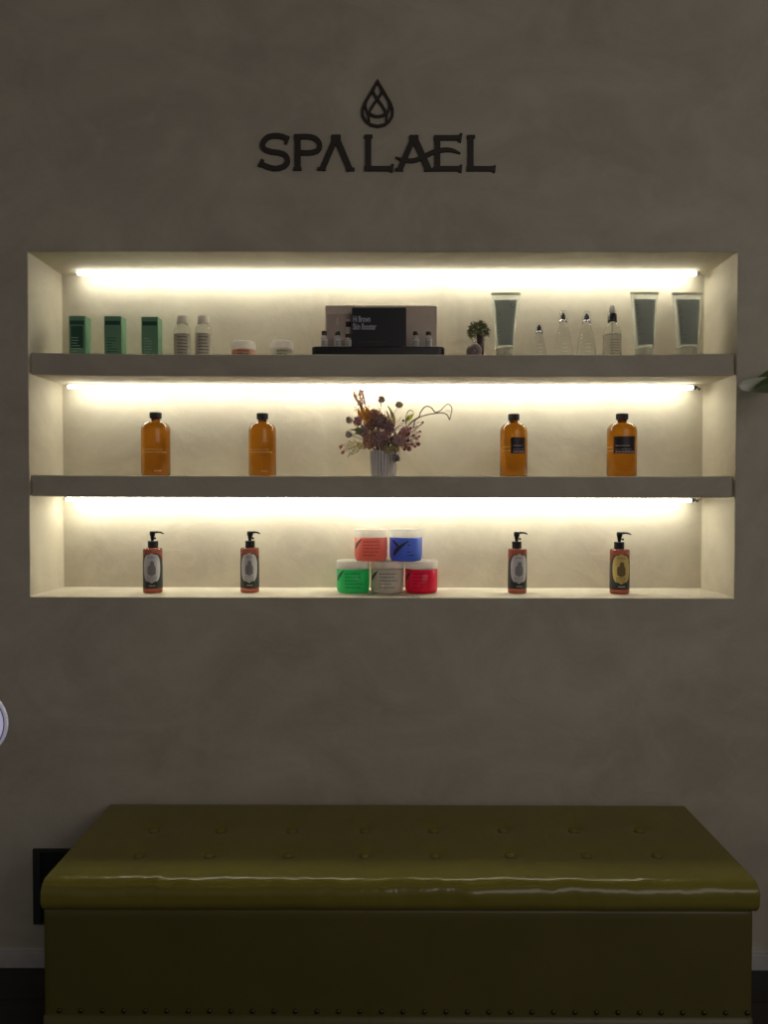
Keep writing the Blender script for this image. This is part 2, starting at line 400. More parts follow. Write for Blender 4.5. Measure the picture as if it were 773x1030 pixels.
carton(104.8, 121.9, 317.8, 'middle of the three small green cartons', 2)
carton(142.2, 158.9, 318.5, 'green carton beside the white capped bottles, rightmost of three', 3)

def lotion(cx, w, yt, lab, seed):
    p = at(cx, yt, YS); h = p.z-s1(p.x); R = w*S/2
    t = thing('lotion_bottle', lab, 'bottle', (p.x, YS, s1(p.x)), 'white capped clear bottles', facing(p.x, YS))
    hs = h-.026
    obj('body', lathe(B(), [(0, 0), (R*.9, 0), (R, .004), (R, hs-.022), (R*.97, hs-.014), (R*.85, hs-.006), (R*.66, hs-.001), (R*.5, hs+.001), (R*.5, hs+.004), (0, hs+.004)]), CLEARB, t, smooth=True)
    obj('cap', lathe(B(), [(0, hs+.002), (R*.66, hs+.002), (R*.68, hs+.004), (R*.66, h-.003), (R*.6, h), (0, h)]), WHITEPL, t, smooth=True)
    obj('label_band', wrap_rows(B(), R, [(.006, -1.25, 1.25), (hs-.03, -1.25, 1.25)], n=20), GREYLBL, t)
    b = B(); q = random.Random(seed)
    for k in range(7): wrap_text(b, R, .016+k*.0095, .0028, -.6, q.uniform(.3, .8), seed*10+k)
    obj('printed_text', b, GREYTXT, t)
lotion(183.5, 16.6, 318, 'clear bottle with white cap next to the right green carton', 11)
lotion(204.8, 17.2, 318, 'clear bottle with white cap on the side of the peach jar', 12)

def pot(x0, x1, yt, m, lab):
    cx = (x0+x1)/2; p = at(cx, yt, YS-.03); h = p.z-s1(p.x); R = (x1-x0)*S/2; p = at(cx, yt, YS)
    t = thing('cream_jar', lab, 'jar', (p.x, YS, s1(p.x)), None, facing(p.x, YS))
    hl = h-.026
    obj('body', lathe(B(), [(0, 0), (R*.84, 0), (R*.92, .004), (R*.94, .012), (R*.94, hl-.002), (R*.8, hl), (0, hl)]), m, t, smooth=True)
    obj('lid', lathe(B(), [(0, hl), (R*.97, hl), (R, hl+.003), (R, h-.009), (R*.95, h-.004), (R*.84, h-.0008), (R*.6, h), (0, h)]), LIDF, t, smooth=True)
    obj('label_band', wrap_rows(B(), R*.94, [(.009, -.55, .55), (hl-.006, -.55, .55)], n=12), m, t)
    b = B()
    for k in range(2): wrap_text(b, R*.945, .012+k*.009, .0028, -.45, .45, 40+k)
    obj('printed_text', b, GREYTXT, t)
pot(232.6, 257.3, 341.6, PINKJ, 'low round jar of peach cream under a pale lid')
pot(272.2, 295.6, 341.2, PALEJ, 'low round jar of pale cream left of the black tray')

# display set: tray, board, black carton, vials
tl, tr = at(313.4, 348, .05), at(448, 348, .05); th = tl.z-s1(0); tw = tr.x-tl.x; tcx = (tl.x+tr.x)/2; TY = .115
t = thing('display_tray', 'wide black tray standing at the middle of the upper shelf', 'tray', (tcx, TY, s1(0)))
b = B(); seg = 8; rr = .018; pts = []
for cx_, cy_, a0 in ((tw/2-rr, .065-rr, 0), (-tw/2+rr, .065-rr, PI/2), (-tw/2+rr, -.065+rr, PI), (tw/2-rr, -.065+rr, 1.5*PI)):
    for k in range(seg+1): a = a0+k*PI/2/seg; pts.append((cx_+rr*math.cos(a), cy_+rr*math.sin(a)))
lo = [b.verts.new((x, y, 0)) for x, y in pts]; hi = [b.verts.new((x, y, th)) for x, y in pts]; b.faces.new(lo); b.faces.new(hi)
for i in range(len(pts)): b.faces.new((lo[i], lo[(i+1) % len(pts)], hi[(i+1) % len(pts)], hi[i]))
obj('tray_body', b, BLACKT, t, bevel=.004, seg=3)
obj('rubber_foot', lathe(B(), [(0, 0), (.012, 0), (.012, .003), (0, .003)], 16, -.15, -.03, .0001), BLACKPL, t)
TZ = s1(0)+th
a, c = at(327.4, 307.2, .135), at(439.9, 307.2, .135); bw = c.x-a.x; bh = a.z-TZ
t = thing('display_board', 'taupe board with a framed product picture standing behind the black carton', 'board', ((a.x+c.x)/2, .142, TZ))
obj('board_body', box(B(), -bw/2, bw/2, -.007, .007, 0, bh), CARD, t, bevel=.001)
X = lambda px: at(px, 320, .135).x-(a.x+c.x)/2
Zb = lambda py: at(350, py, .135).z-TZ
obj('picture', box(B(), X(329), X(354), -.0078, -.006, .004, Zb(315.4)), PICT, t)
b = B(); box(b, X(328.6), X(354), -.0084, -.006, Zb(315.6), Zb(315)); box(b, X(328.6), X(329.2), -.0084, -.006, .004, Zb(315.4)); obj('picture_border', b, PICTL, t)
b = B(); q = [(X(339.6), Zb(320)), (X(338.9), Zb(323)), (X(338.7), Zb(325.5)), (X(339.6), Zb(327)), (X(340.5), Zb(325.5)), (X(340.3), Zb(323))]
ribbon(b, q[:4], .0012, -.0086, -.007); ribbon(b, [q[0], q[5], q[4], q[3]], .0012, -.0086, -.007); obj('printed_drop', b, PICTL, t)
b = B(); box(b, X(348.4), X(353.2), -.0086, -.007, Zb(323.5), Zb(321.2)); box(b, X(348.6), X(353), -.0086, -.007, .005, Zb(329)); obj('printed_bottle', b, PICTL, t)
obj('printed_cap', box(B(), X(348), X(353.4), -.009, -.007, Zb(329), Zb(323.5)), DRED, t)
a, c = at(354.2, 309.2, .095), at(408.8, 309.2, .095); bw = c.x-a.x; bh = a.z-TZ; bx = (a.x+c.x)/2
t = thing('product_carton', 'black carton with pale lettering on the tray', 'box', (bx, .110, TZ))
obj('box_body', box(B(), -bw/2, bw/2, -.015, .015, 0, bh), BLACKC, t, bevel=.0008)
obj('side_flap', box(B(), bw/2-.0002, bw/2+.0006, -.013, .013, .004, bh-.004), BLACKC, t)
tx = text_mesh('lettering', 'Hi Brown', .0250, WHITET, t, (at(355.2, 324, .095).x-bx, -.0155, at(355, 323.8, .095).z-TZ)); tx.scale = (.53, 1, 1)
tx = text_mesh('lettering', 'Skin Booster', .0250, WHITET, t, (at(355.2, 331, .095).x-bx, -.0155, at(355, 331.4, .095).z-TZ)); tx.scale = (.53, 1, 1)
b = B(); q = random.Random(3); x0 = -bw/2+.02
while x0 < .02: w = q.uniform(.004, .01); box(b, x0, x0+w, -.0154, -.0149, at(355, 344, .095).z-TZ, at(355, 343.6, .095).z-TZ); x0 += w+.003
obj('small_print', b, GREYTXT, t)

def vial(px, py, lab):
    Y = .078; p = at(px, py, Y); h = p.z-TZ; R = .0102
    t = thing('vial', lab, 'vial', (p.x, Y, TZ), 'small glass vials on the black tray', facing(p.x, Y))
    hb = h-.010
    obj('glass', lathe(B(), [(0, 0), (R*.93, 0), (R, .0015), (R, hb*.70), (R*.9, hb*.80), (R*.58, hb*.9), (R*.55, hb), (0, hb)], 24), VIALG, t, smooth=True)
    obj('stopper', lathe(B(), [(0, hb-.001), (R*.74, hb-.001), (R*.78, hb), (R*.78, h-.001), (R*.7, h), (0, h)], 24), RUBBER, t, smooth=True)
    obj('label_band', wrap_rows(B(), R, [(.003, -1.3, 1.3), (hb*.66, -1.3, 1.3)], n=14), VIALL, t)
    b = B()
    for k in range(3): wrap_text(b, R, .006+k*.005, .002, -.6, .5, int(px)+k)
    obj('printed_text', b, GREYTXT, t)
vial(326.3, 333.3, 'small stoppered vial at the far left end of the black tray')
vial(339.8, 333.6, 'small stoppered vial in front of the picture with the drop')
vial(350.4, 335.8, 'small stoppered vial touching the left side of the black carton')
vial(418.4, 333.6, 'small stoppered vial just right of the black carton')
vial(431.4, 333.6, 'small stoppered vial at the right end of the black tray')

# succulent and ornament
PLNT = mat('succulent_leaf', (.17, .18, .075, 1), .5, var=.6, vscale=120, tl=.2); DKPOT = mat('brown_pot', (.075, .045, .045, 1), .5); ORN = mat('mauve_ceramic', (.24, .18, .19, 1), .4)
def leaf_blade(bm, base, tip, width, bend, nseg=6, fold=.25, side=None, thick=.0006, pw=1.):
    base, tip = Vector(base), Vector(tip); d = tip-base
    s = side or d.cross(Vector((0, 1, .2))).normalized(); bend = Vector(bend); n = s.cross(d.normalized())
    rows = []
    for i in range(nseg+1):
        t_ = i/nseg; w = width*math.sin(PI*min(1, .08+.92*t_)**.8)**pw*.5 if i < nseg else width*.02
        w = max(w, width*.03); c_ = base+d*t_+bend*math.sin(PI*t_)
        rows.append([bm.verts.new(c_-s*w+n*w*fold), bm.verts.new(c_), bm.verts.new(c_+s*w+n*w*fold), bm.verts.new(c_-n*thick)])
    for a_, b_ in zip(rows, rows[1:]):
        for k, m_ in ((0, 1), (1, 2), (2, 3), (3, 0)): bm.faces.new((a_[k], a_[m_], b_[m_], b_[k]))
    bm.faces.new(rows[0]); bm.faces.new(rows[-1])
po = at(483.6, 346, .135)
t = thing('potted_succulent', 'small bushy succulent in a brown pot beside the first tube', 'plant', (po.x, .135, s1(po.x)))
Rp = .0125; zt = at(484, 336, .135).z-s1(po.x)
b = lathe(B(), [(0, 0), (Rp*.75, 0), (Rp, zt), (Rp*.85, zt), (Rp*.8, zt-.006), (0, zt-.006)], 24); obj('pot', b, DKPOT, t, smooth=True)
b = B(); q = random.Random(5); c0 = at(481.5, 335, .128)-Vector((po.x, .135, s1(po.x)))
for k in range(26):                                   # many little curly tufts
    z_ = 1-1.55*(k+.5)/26; a_ = k*2.4; rr_ = math.sqrt(1-z_*z_); d0 = Vector((rr_*math.cos(a_), rr_*math.sin(a_)*.7, z_))
    o_ = c0+Vector((d0.x*.022, d0.y*.018, d0.z*.022))
    for m_ in range(15):
        d = (d0*.6+Vector((q.uniform(-1, 1), q.uniform(-1, 1), q.uniform(-.7, 1)))).normalized(); L = q.uniform(.010, .020)
        leaf_blade(b, o_, o_+d*L, q.uniform(.002, .0035), Vector((0, 0, .005))+d0*.003, 4)
    tube(b, [Vector((0, 0, zt-.004)), (c0+o_)*.5, o_], .0008, 5)
obj('leaves', b, PLNT, t)
t0 = at(477.2, 344.8, .095); R_ = 7.9*mm(.095); hh = t0.z-s1(t0.x)
t = thing('round_ornament', 'small round mauve ornament with a silver knob in front of the succulent', 'ornament', (t0.x, .095, s1(t0.x)))
pr = [(0, 0), (R_*.55, 0)]+[(R_*math.sin(a_*PI/12), hh*.5-math.cos(a_*PI/12)*hh*.5) for a_ in range(3, 12)]+[(0, hh)]
obj('body', lathe(B(), pr, 28), ORN, t, smooth=True)
b = B(); bmesh.ops.create_uvsphere(b, u_segments=14, v_segments=10, radius=.0042, matrix=Matrix.Translation((.002, 0, hh+.002))); obj('knob', b, CHROME, t, smooth=True)
b = B(); ribbon(b, [(-.010, hh*.35), (0, hh*.6), (.008, hh*.38), (-.002, hh*.25)], .003, -R_*.98, -R_*.80); obj('relief', b, DKPOT, t)

# squeeze tubes: round at the cap, pressed flat at the top seal
def squeeze(xt0, xt1, xb0, xb1, yt, lab, seed, ring_mark):
    Y = .10; cx = (xt0+xt1+xb0+xb1)/4; p = at(cx, yt, Y); H = p.z-s1(p.x); W = (xt1-xt0)*mm(Y)/2; Rb = (xb1-xb0)*mm(Y)/2
    lean = ((xt0+xt1)-(xb0+xb1))/2*mm(Y)
    t = thing('squeeze_tube', lab, 'tube', (p.x, Y, s1(p.x)), 'squeeze tubes on the upper shelf')
    hc = .033; R0 = Rb*1.12
    def f(a_, s, off=0.):
        w = R0+(W-R0)*(s**1.25); d = R0*(1-s)**.62*(1-.0*s)+.0012
        x = math.sin(a_)*(w+off); y = -math.cos(a_)*(d+off)
        return Vector((x+lean*(s-.5), y, hc+(H-hc)*s))
    b = B(); n = 40; m = 26; rings = [[b.verts.new(f(2*PI*k/n, i/m)) for k in range(n)] for i in range(m+1)]
    for i in range(m):
        for k in range(n): b.faces.new((rings[i][k], rings[i][(k+1) % n], rings[i+1][(k+1) % n], rings[i+1][k]))
    b.faces.new(rings[0]); b.faces.new(rings[-1]); obj('tube_body', b, TUBE, t, smooth=True)
    obj('cap', lathe(B(), [(0, 0), (Rb*.96, 0), (Rb, .002), (Rb, hc-.001), (Rb*.94, hc), (0, hc)], 36, cx=-lean/2), TUBECAP, t, smooth=True)
    def patch(bm, a0, a1, s0, s1, o0=.0002, o1=.0008, na=14, ns=14):
        g = {}
        for j, of in enumerate((o0, o1)):
            for i in range(ns+1):
                for k in range(na+1): g[j, i, k] = bm.verts.new(f(a0+(a1-a0)*k/na, s0+(s1-s0)*i/ns, of))
        for i in range(ns):
            for k in range(na):
                for j in (0, 1): bm.faces.new((g[j, i, k], g[j, i, k+1], g[j, i+1, k+1], g[j, i+1, k]))
            for k in (0, na): bm.faces.new((g[0, i, k], g[1, i, k], g[1, i+1, k], g[0, i+1, k]))
        for i in (0, ns):
            for k in range(na): bm.faces.new((g[0, i, k], g[0, i, k+1], g[1, i, k+1], g[1, i, k]))
    b = B(); patch(b, -.95, .85, .04, .86); obj('printed_panel', b, GEL, t, smooth=False)
    b = B(); patch(b, -1.5, 1.5, .945, .998, .0002, .0010); obj('top_seal', b, TUBECAP, t)
    b = B(); q = random.Random(seed)
    for k in range(14):
        s = .20+k*.042+q.uniform(-.008, .008); patch(b, -.85, q.uniform(-.72, -.35), s, s+.006, .0008, .0012, 4, 1)
    obj('printed_text', b, GREYTXT, t)
    b = B(); patch(b, -.012, .035, .925, .94, .0003, .0012, 2, 1); obj('seal_mark', b, GREYTXT, t)
    if ring_mark:                                                          # ring shaped mark near the top of the first tube
        b = B(); gr = []
        for k in range(20):
            a_ = 2*PI*k/20; gr.append(f(.55+.16*math.cos(a_), .76+.045*math.sin(a_), .0014))
        tube(b, gr+[gr[0]], .0007, 5); obj('printed_ring', b, GREYTXT, t)
squeeze(494.2, 523.9, 499.9, 516.2, 294.4, 'translucent tube with a ring mark, next to the succulent', 21, True)
squeeze(634.3, 662.8, 640, 657, 293.6, 'translucent tube beside the glass dropper bottle', 22, False)
squeeze(676.5, 707, 682.5, 701.3, 294.2, 'translucent tube at the right end of the upper shelf', 23, False)

def mist(x0, x1, yt, yc, capw, lab, seed):
    cx = (x0+x1)/2; p = at(cx, yt, YS); H = p.z-s1(p.x); hc = at(cx, yc, YS).z-s1(p.x); R = (x1-x0)*S/2; rc = capw*S/2
    t = thing('spray_bottle', lab, 'bottle', (p.x, YS, s1(p.x)))
    pr = [(0, 0), (R*.93, 0), (R, .003), (R*.985, hc*.25)]
    for k in range(1, 9):
        u = k/8; pr.append((R+(rc*.82-R)*u**1.35, hc*(.25+.75*u)))
    pr += [(rc*.7, hc+.001), (0, hc+.001)]
    obj('body', lathe(B(), pr, 36), CLEARB, t, smooth=True)
    obj('overcap', lathe(B(), [(0, hc), (rc, hc), (rc, H-.010), (rc*.85, H-.004), (rc*.55, H-.0005), (0, H)], 28), CLEARC, t, smooth=True)
    e = obj('spray_head', lathe(B(), [(0, hc+.0012), (rc*.56, hc+.0012), (rc*.56, hc+(H-hc)*.58), (rc*.30, hc+(H-hc)*.64), (rc*.30, hc+(H-hc)*.75), (0, hc+(H-hc)*.75)], 24), DCHROME, t, smooth=True)
    obj('collar', lathe(B(), [(rc*1.01, hc-.001), (rc*1.04, hc), (rc*1.04, hc+.004), (rc*1.01, hc+.005), (rc*1.01, hc-.001)], 28), CHROME, t, smooth=True)
    b = B()
    for k in range(3): wrap_text(b, R*1.0, .022+k*.011, .0016, -.3, .25, seed+k)
    obj('printed_text', b, GREYLBL, t)
mist(535.4, 550, 324.2, 335.2, 7.2, 'shortest clear bottle, tapering under its cap, right of the first tube', 61)
mist(557.8, 576.2, 312.4, 324, 8.2, 'tall tapering clear bottle beside the shortest bottle', 62)
mist(581, 599.9, 313, 324.4, 8.6, 'tall tapering clear bottle beside the dropper bottle', 63)
# dropper
cx = 616.4; p = at(cx, 307, YS); H = p.z-s1(p.x); R = 9*S
Zy = lambda y: at(cx, y, YS).z-s1(p.x)
t = thing('dropper_bottle', 'clear dropper bottle with a dark collar and pale bulb beside the middle tube', 'bottle', (p.x, YS, s1(p.x)))
obj('body', lathe(B(), [(0, 0), (R*.93, 0), (R, .003), (R, Zy(336)), (R*.95, Zy(333)), (R*.78, Zy(329.6)), (R*.48, Zy(326)), (R*.42, Zy(324)), (0, Zy(324))], 36), CLEARG, t, smooth=True)
obj('liquid', lathe(B(), [(0, .004), (R*.85, .004), (R*.86, Zy(337)), (0, Zy(336.8))], 30), mat('grey_serum', (.80, .78, .74, 1), .2, trans=.9, ior=1.1), t, smooth=True)
obj('collar', lathe(B(), [(0, Zy(324.3)), (R*.5, Zy(324.3)), (R*.52, Zy(323)), (R*.50, Zy(316.2)), (R*.4, Zy(315.6)), (0, Zy(315.6))], 28), DCHROME, t, smooth=True)
obj('bulb', lathe(B(), [(0, Zy(316)), (R*.34, Zy(315.8)), (R*.33, Zy(311)), (R*.28, Zy(308.4)), (R*.15, Zy(307.2)), (0, H)], 24), WHITEPL, t, smooth=True)
obj('pipette', lathe(B(), [(0, .012), (.0014, .014), (.0018, .022), (.0018, Zy(325)), (0, Zy(325))], 14), CLEARG, t, smooth=True)
b = B()
for k in range(6): wrap_text(b, R, .016+k*.008, .002, -.5, .5, 70+k)
obj('printed_text', b, GREYTXT, t)

# ------------------------------------------------------------------ middle shelf: amber bottles
def amber(x0, x1, yt, lab, label=None, seed=0):
    cx = (x0+x1)/2; Y = .105; p = at(cx, yt, Y); H = p.z-s2(p.x); R = (x1-x0)*mm(Y)/2
    t = thing('amber_bottle', lab, 'bottle', (p.x, Y, s2(p.x)), 'amber bottles on the lower shelf', facing(p.x, Y))
    hn = H-.018; hs = H-.053
    pr = [(0, .004), (R*.70, .003), (R*.86, 0), (R*.95, .002), (R, .008), (R, hs)]
    for k in range(1, 9):
        a_ = k/8*PI/2; pr.append((R*.31+R*.69*math.cos(a_)**.9, hs+(hn-.008-hs)*math.sin(a_)))
    pr[-1] = (R*.31, hn-.008); pr += [(R*.29, hn-.003), (R*.29, hn+.004), (0, hn+.004)]
    obj('glass_body', lathe(B(), pr, 64), AMBER, t, smooth=True)
    ridge = lambda a_, z: 1+.02*math.cos(a_*30)
    obj('cap', lathe(B(), [(0, hn), (R*.38, hn), (R*.40, hn+.001), (R*.405, H-.002), (R*.38, H), (0, H)], 120, rmod=ridge), ABLACK, t)
    obj('neck_ring', lathe(B(), [(R*.29, hn-.004), (R*.34, hn-.0035), (R*.34, hn-.001), (R*.29, hn-.0005), (R*.29, hn-.004)], 32), AMBER, t, smooth=True)
    b = B()
    if label:
        a0, a1, z0, z1 = label
        obj('front_label', wrap_rows(B(), R, [(z0, a0, a1), (z1, a0, a1)], n=18), DLABEL, t)
        b2 = B(); wrap_text(b2, R+.0003, z0+.022, .0030, a0+.15, a0+.72*(a1-a0), seed); wrap_text(b2, R+.0003, z0+.012, .0016, a0+.15, a0+.8*(a1-a0), seed+1); wrap_text(b2, R+.0003, z0+.003, .005, a0+.15, a1-.1, seed+2)
        obj('label_text', b2, PTEXT, t)
        wrap_text(b, R, z0+.008, .0022, a0-.7, a0-.06, seed+4); wrap_text(b, R, z0+.019, .0018, a0-.7, a0-.06, seed+5)
        obj('gold_text', b, GTEXT, t)
    else:
        zt_ = at(cx, 455.8, Y).z-s2(p.x)
        wrap_text(b, R, zt_, .0024, -.95, .75, seed+6); wrap_text(b, R, zt_+.008, .0016, -.95, .45, seed+7); obj('gold_text', b, GTEXT, t); obj('base_text', wrap_text(B(), R, .014, .004, -.1, .35, seed+8), GTEXT, t)
amber(142.3, 171, 415, 'unlabelled amber bottle at the left end of the lower shelf', None, 80)
amber(250.4, 277.9, 415.9, 'unlabelled amber bottle left of the vase of dried flowers', None, 90)
zz = lambda y: at(500, y, .065).z-s2(.5)
amber(503.5, 530.8, 416.6, 'amber bottle with a dark label turned to its right side', (-.18, .95, zz(456.2), zz(439.7)), 100)
amber(611.5, 640.9, 416.2, 'amber bottle with a dark square front label at the right end of the lower shelf', (-.56, .98, zz(456.2), zz(438.7)), 110)

# ------------------------------------------------------------------ vase and dried flowers
VY = .105; VP = at(386, 470, VY); VR = 13.4*mm(VY); VH = at(386, 453.5, VY).z-s2(0)
t = thing('fluted_vase', 'pale fluted ceramic vase holding dried flowers', 'vase', (VP.x, VY, s2(0)))
fl = lambda a_, z: 1+(.06*math.cos(a_*26) if z > .005 else 0)
obj('vase_body', lathe(B(), [(0, 0), (VR*.92, 0), (VR*.95, .0055), (VR*.90, .0075), (VR*.93, .010), (VR, VH-.004), (VR*.99, VH), (VR*.90, VH), (VR*.88, VH-.006), (VR*.80, .012), (0, .012)], 260, rmod=fl), VASE, t, smooth=True)
obj('foot_ring', lathe(B(), [(VR*.9, .0005), (VR*.97, .001), (VR*.97, .004), (VR*.9, .005), (VR*.9, .0005)], 64), VASE, t, smooth=True)

FG = 'dried stems in the fluted vase'
def V(px, py, dy=0.): return at(px, py, VY+dy)
def mouth(k): a_ = k*2.4; return Vector((VP.x+math.cos(a_)*VR*.5, VY+math.sin(a_)*VR*.5, s2(0)+VH-.02))
def flower_root(name, lab, k):
    m_ = mouth(k); t = thing(name, lab, 'dried flower', m_, FG); return t, m_
STEM = mat('dried_stem', (.22, .17, .09, 1), .7); BRANCH = mat('dark_twig', (.15, .11, .095, 1), .7); POD = mat('grey_brown_pod', (.58, .49, .42, 1), .8, var=.4, vscale=200, tl=.2)
PURP = mat('purple_brown_petals', (.60, .40, .39, 1), .8, var=.6, vscale=120, tl=.3); RUST = mat('rust_petals', (.78, .46, .33, 1), .8, var=.45, vscale=120, tl=.35)
GOLDL = mat('golden_leaf', (.62, .38, .12, 1), .6, var=.4, vscale=60, tl=.4); PINKF = mat('dusty_pink', (.82, .54, .52, 1), .7, var=.3, vscale=90, tl=.3); GREENLF = mat('muted_green', (.34, .40, .22, 1), .6, var=.3, tl=.3)
BERRY = mat('burgundy_berry', (.34, .11, .11, 1), .5, var=.3); YELG = mat('yellow_green_leaf', (.66, .64, .2, 1), .6, tl=.5); OLVS = mat('olive_sprig', (.64, .57, .32, 1), .7, var=.3, tl=.3); CORAL = mat('coral_tip', (.85, .36, .33, 1), .6, tl=.3)
def stem_to(bm, p, m_, r=.0011, sag=.25):
    p = Vector(p)-m_; mid = p*.5+Vector((-p.x*sag, 0, abs(p.z)*.1)); tube(bm, spline([(0, 0, 0), mid, p], 6), r, 6)
def petals(bm, c, R, n, size, seed, squash=(1, 1, 1), spike=1.0, curl=.3):
    q = random.Random(seed); c = Vector(c)
    for i in range(n):
        z = 1-2*(i+.5)/n; a_ = i*2.39996+q.uniform(-.3, .3); rr_ = math.sqrt(max(0, 1-z*z)); d = Vector((rr_*math.cos(a_), rr_*math.sin(a_), z))
        d = Vector((d.x*squash[0], d.y*squash[1], d.z*squash[2]))
        b0 = c+d*R*q.uniform(.35, .7); dir_ = (d.normalized()+Vector((q.uniform(-1, 1), q.uniform(-1, 1), q.uniform(-1, 1)))*curl).normalized()
        leaf_blade(bm, b0, b0+dir_*size*q.uniform(.7, 1.2)*spike, size*q.uniform(.45, .8), (0, 0, q.uniform(-.2, .2)*size), 3)
def core(bm, c, R, seed, squash=(1, 1, 1), sub=3, amp=.15):
    g_ = bmesh.ops.create_icosphere(bm, subdivisions=sub, radius=1)
    for v in g_['verts']:
        n_ = noise.noise(v.co*4+Vector((seed, 0, 0))); k = R*(1+amp*n_); v.co = Vector(c)+Vector((v.co.x*k*squash[0], v.co.y*k*squash[1], v.co.z*k*squash[2]))
def pod(px, py, r, lab, k, dy=0.):
    t, m_ = flower_root('scabiosa_pod', lab, k); p = V(px, py, dy)-m_; R = r*mm(VY)
    b = B(); stem_to(b, V(px, py, dy), m_); obj('stem', b, STEM, t, smooth=True)
    b = B(); core(b, p, R*.72, k, amp=.12); petals(b, p, R*.8, 60, R*.5, k*3+1, spike=.9); obj('seed_head', b, POD, t)
pod(384.2, 401.8, 4.7, 'tallest round grey seed pod, above the middle of the vase', 1, .01)
pod(401.7, 407.1, 4.6, 'round grey seed pod to the right of the tallest one', 2, .0)
pod(351.4, 422.4, 4.6, 'round grey seed pod at far left, the higher of two', 3, -.01)
pod(351, 437, 4.6, 'round grey seed pod at far left, the lower of two', 4, -.02)
def bloom(px, py, rx, rz, m_mat, lab, k, dy, n, size, mcore=None, corefr=.0):
    t, m_ = flower_root('dried_bloom', lab, k); p = V(px, py, dy)-m_; u = mm(VY)
    b = B(); stem_to(b, V(px, py, dy), m_, .0014); obj('stem', b, STEM, t, smooth=True)
    b = B(); R = rx*u; core(b, p, R*.75, k, (1, .85, rz/rx), amp=.3); petals(b, p, R, int(n*1.3), size*1.25, k*5+2, (1, .85, rz/rx), 1., .75); obj('petals', b, m_mat, t)
    if mcore:
        b = B(); q = p+Vector((0, -R*.75, 0)); core(b, q, R*corefr, k+9, (1, .5, 1), amp=.3); petals(b, q, R*corefr, 60, size*.7, k+3, (1, .5, 1), 1., .5); obj('flower_centre', b, mcore, t)
bloom(383, 424, 8.5, 8, PURP, 'large purple brown bloom at the top middle of the bunch', 5, .0, 170, .010)
bloom(382.5, 442, 9, 10, PURP, 'large dark purple bloom at the lower middle over the vase rim', 6, -.025, 200, .010)
bloom(371.5, 444, 6.5, 10, RUST, 'rust coloured bloom on the left above the vase rim', 7, -.015, 150, .008)
bloom(400.5, 443.5, 9, 7.5, RUST, 'rust bloom with a dark centre on the right of the bunch', 8, -.02, 170, .009, PURP, .62)
bloom(397.5, 450, 5.5, 5, OLVS, 'small olive gold bloom under the rust bloom', 9, -.028, 110, .007)
bloom(377, 417, 5.5, 5, RUST, 'rust coloured bloom on the upper left edge of the purple bloom', 21, -.01, 110, .008)
bloom(391.5, 430, 5.5, 7, PURP, 'small purple brown bloom between the two right hand blooms', 22, -.015, 110, .009)
bloom(389.5, 453, 5, 5, OLVS, 'small olive bloom hanging low over the middle of the vase rim', 23, -.034, 90, .007)
bloom(366, 434, 4.5, 5.5, PINKF, 'small pink bloom at the left beside the muted green leaves', 24, -.01, 80, .008)
bloom(408, 434, 5, 6, PINKF, 'small pink bloom at the right above the burgundy berries', 25, -.005, 80, .008)
bloom(360, 423.5, 4.5, 5, PINKF, 'small dusty pink bloom at the upper left', 10, .0, 90, .007)
bloom(373, 427, 5, 7, RUST, 'small rust bloom between the golden leaves and the purple bloom', 11, .01, 110, .008)
# golden leaves
t, m_ = flower_root('golden_leaf_sprig', 'pair of golden orange leaves at the upper left of the bunch', 12)
b = B(); stem_to(b, V(366, 424), m_); obj('stem', b, STEM, t)
b = B(); leaf_blade(b, V(368, 424)-m_, V(361.5, 405)-m_, .016, (.003, 0, 0), 8); leaf_blade(b, V(370, 425)-m_, V(367, 407)-m_, .016, (.006, -.004, 0), 8); leaf_blade(b, V(365, 422)-m_, V(360.5, 410)-m_, .012, (-.003, 0, 0), 8); obj('leaf', b, GOLDL, t)
t, m_ = flower_root('golden_leaf_sprig', 'tall narrow golden leaf right of the purple bloom', 13)
b = B(); stem_to(b, V(394, 428), m_); obj('stem', b, STEM, t)
b = B(); leaf_blade(b, V(395.5, 430)-m_, V(390, 407.5)-m_, .013, (.008, 0, 0), 8); leaf_blade(b, V(393, 428)-m_, V(388.5, 412)-m_, .009, (.002, .004, 0), 8); obj('leaf', b, OLVS, t)
# pink feathery sprig
t, m_ = flower_root('feathery_sprig', 'feathery pink sprig reaching highest at the left', 14)
b = B(); bb = B(); q = random.Random(31)
for (x0, y0, x1, y1) in ((365, 415, 359.5, 389.5), (364, 412, 356.5, 398), (364, 412, 362.5, 390.5), (366, 414, 365.5, 394), (365, 414, 355.5, 395)):
    A_, Z_ = V(x0, y0)-m_, V(x1, y1, q.uniform(-.01, .01))-m_; tube(b, [A_, A_.lerp(Z_, .5)+Vector((.003, 0, 0)), Z_], .0006, 5)
    for k in range(18):
        c_ = A_.lerp(Z_, .3+.7*k/17)+Vector((q.uniform(-.004, .004), q.uniform(-.004, .004), 0)); d = Vector((q.uniform(-1, 1), q.uniform(-1, 1), q.uniform(.2, 1))).normalized(); leaf_blade(bb, c_, c_+d*.008, .0045, (0, 0, 0), 3)
stem_to(b, V(365, 415), m_); obj('stem', b, STEM, t); obj('florets', bb, PINKF, t)
# green leaves
t, m_ = flower_root('green_leaf_sprig', 'muted green leaves between the two left seed pods', 15)
b = B(); stem_to(b, V(365, 435, -.02), m_); obj('stem', b, STEM, t)
b = B()
for (x, y) in ((353.5, 432.5), (356, 437), (358, 430), (362, 430.5), (357, 434)): leaf_blade(b, V(365, 435, -.02)-m_, V(x, y, -.025)-m_, .012, (0, -.003, .002), 6)
obj('leaf', b, GREENLF, t)
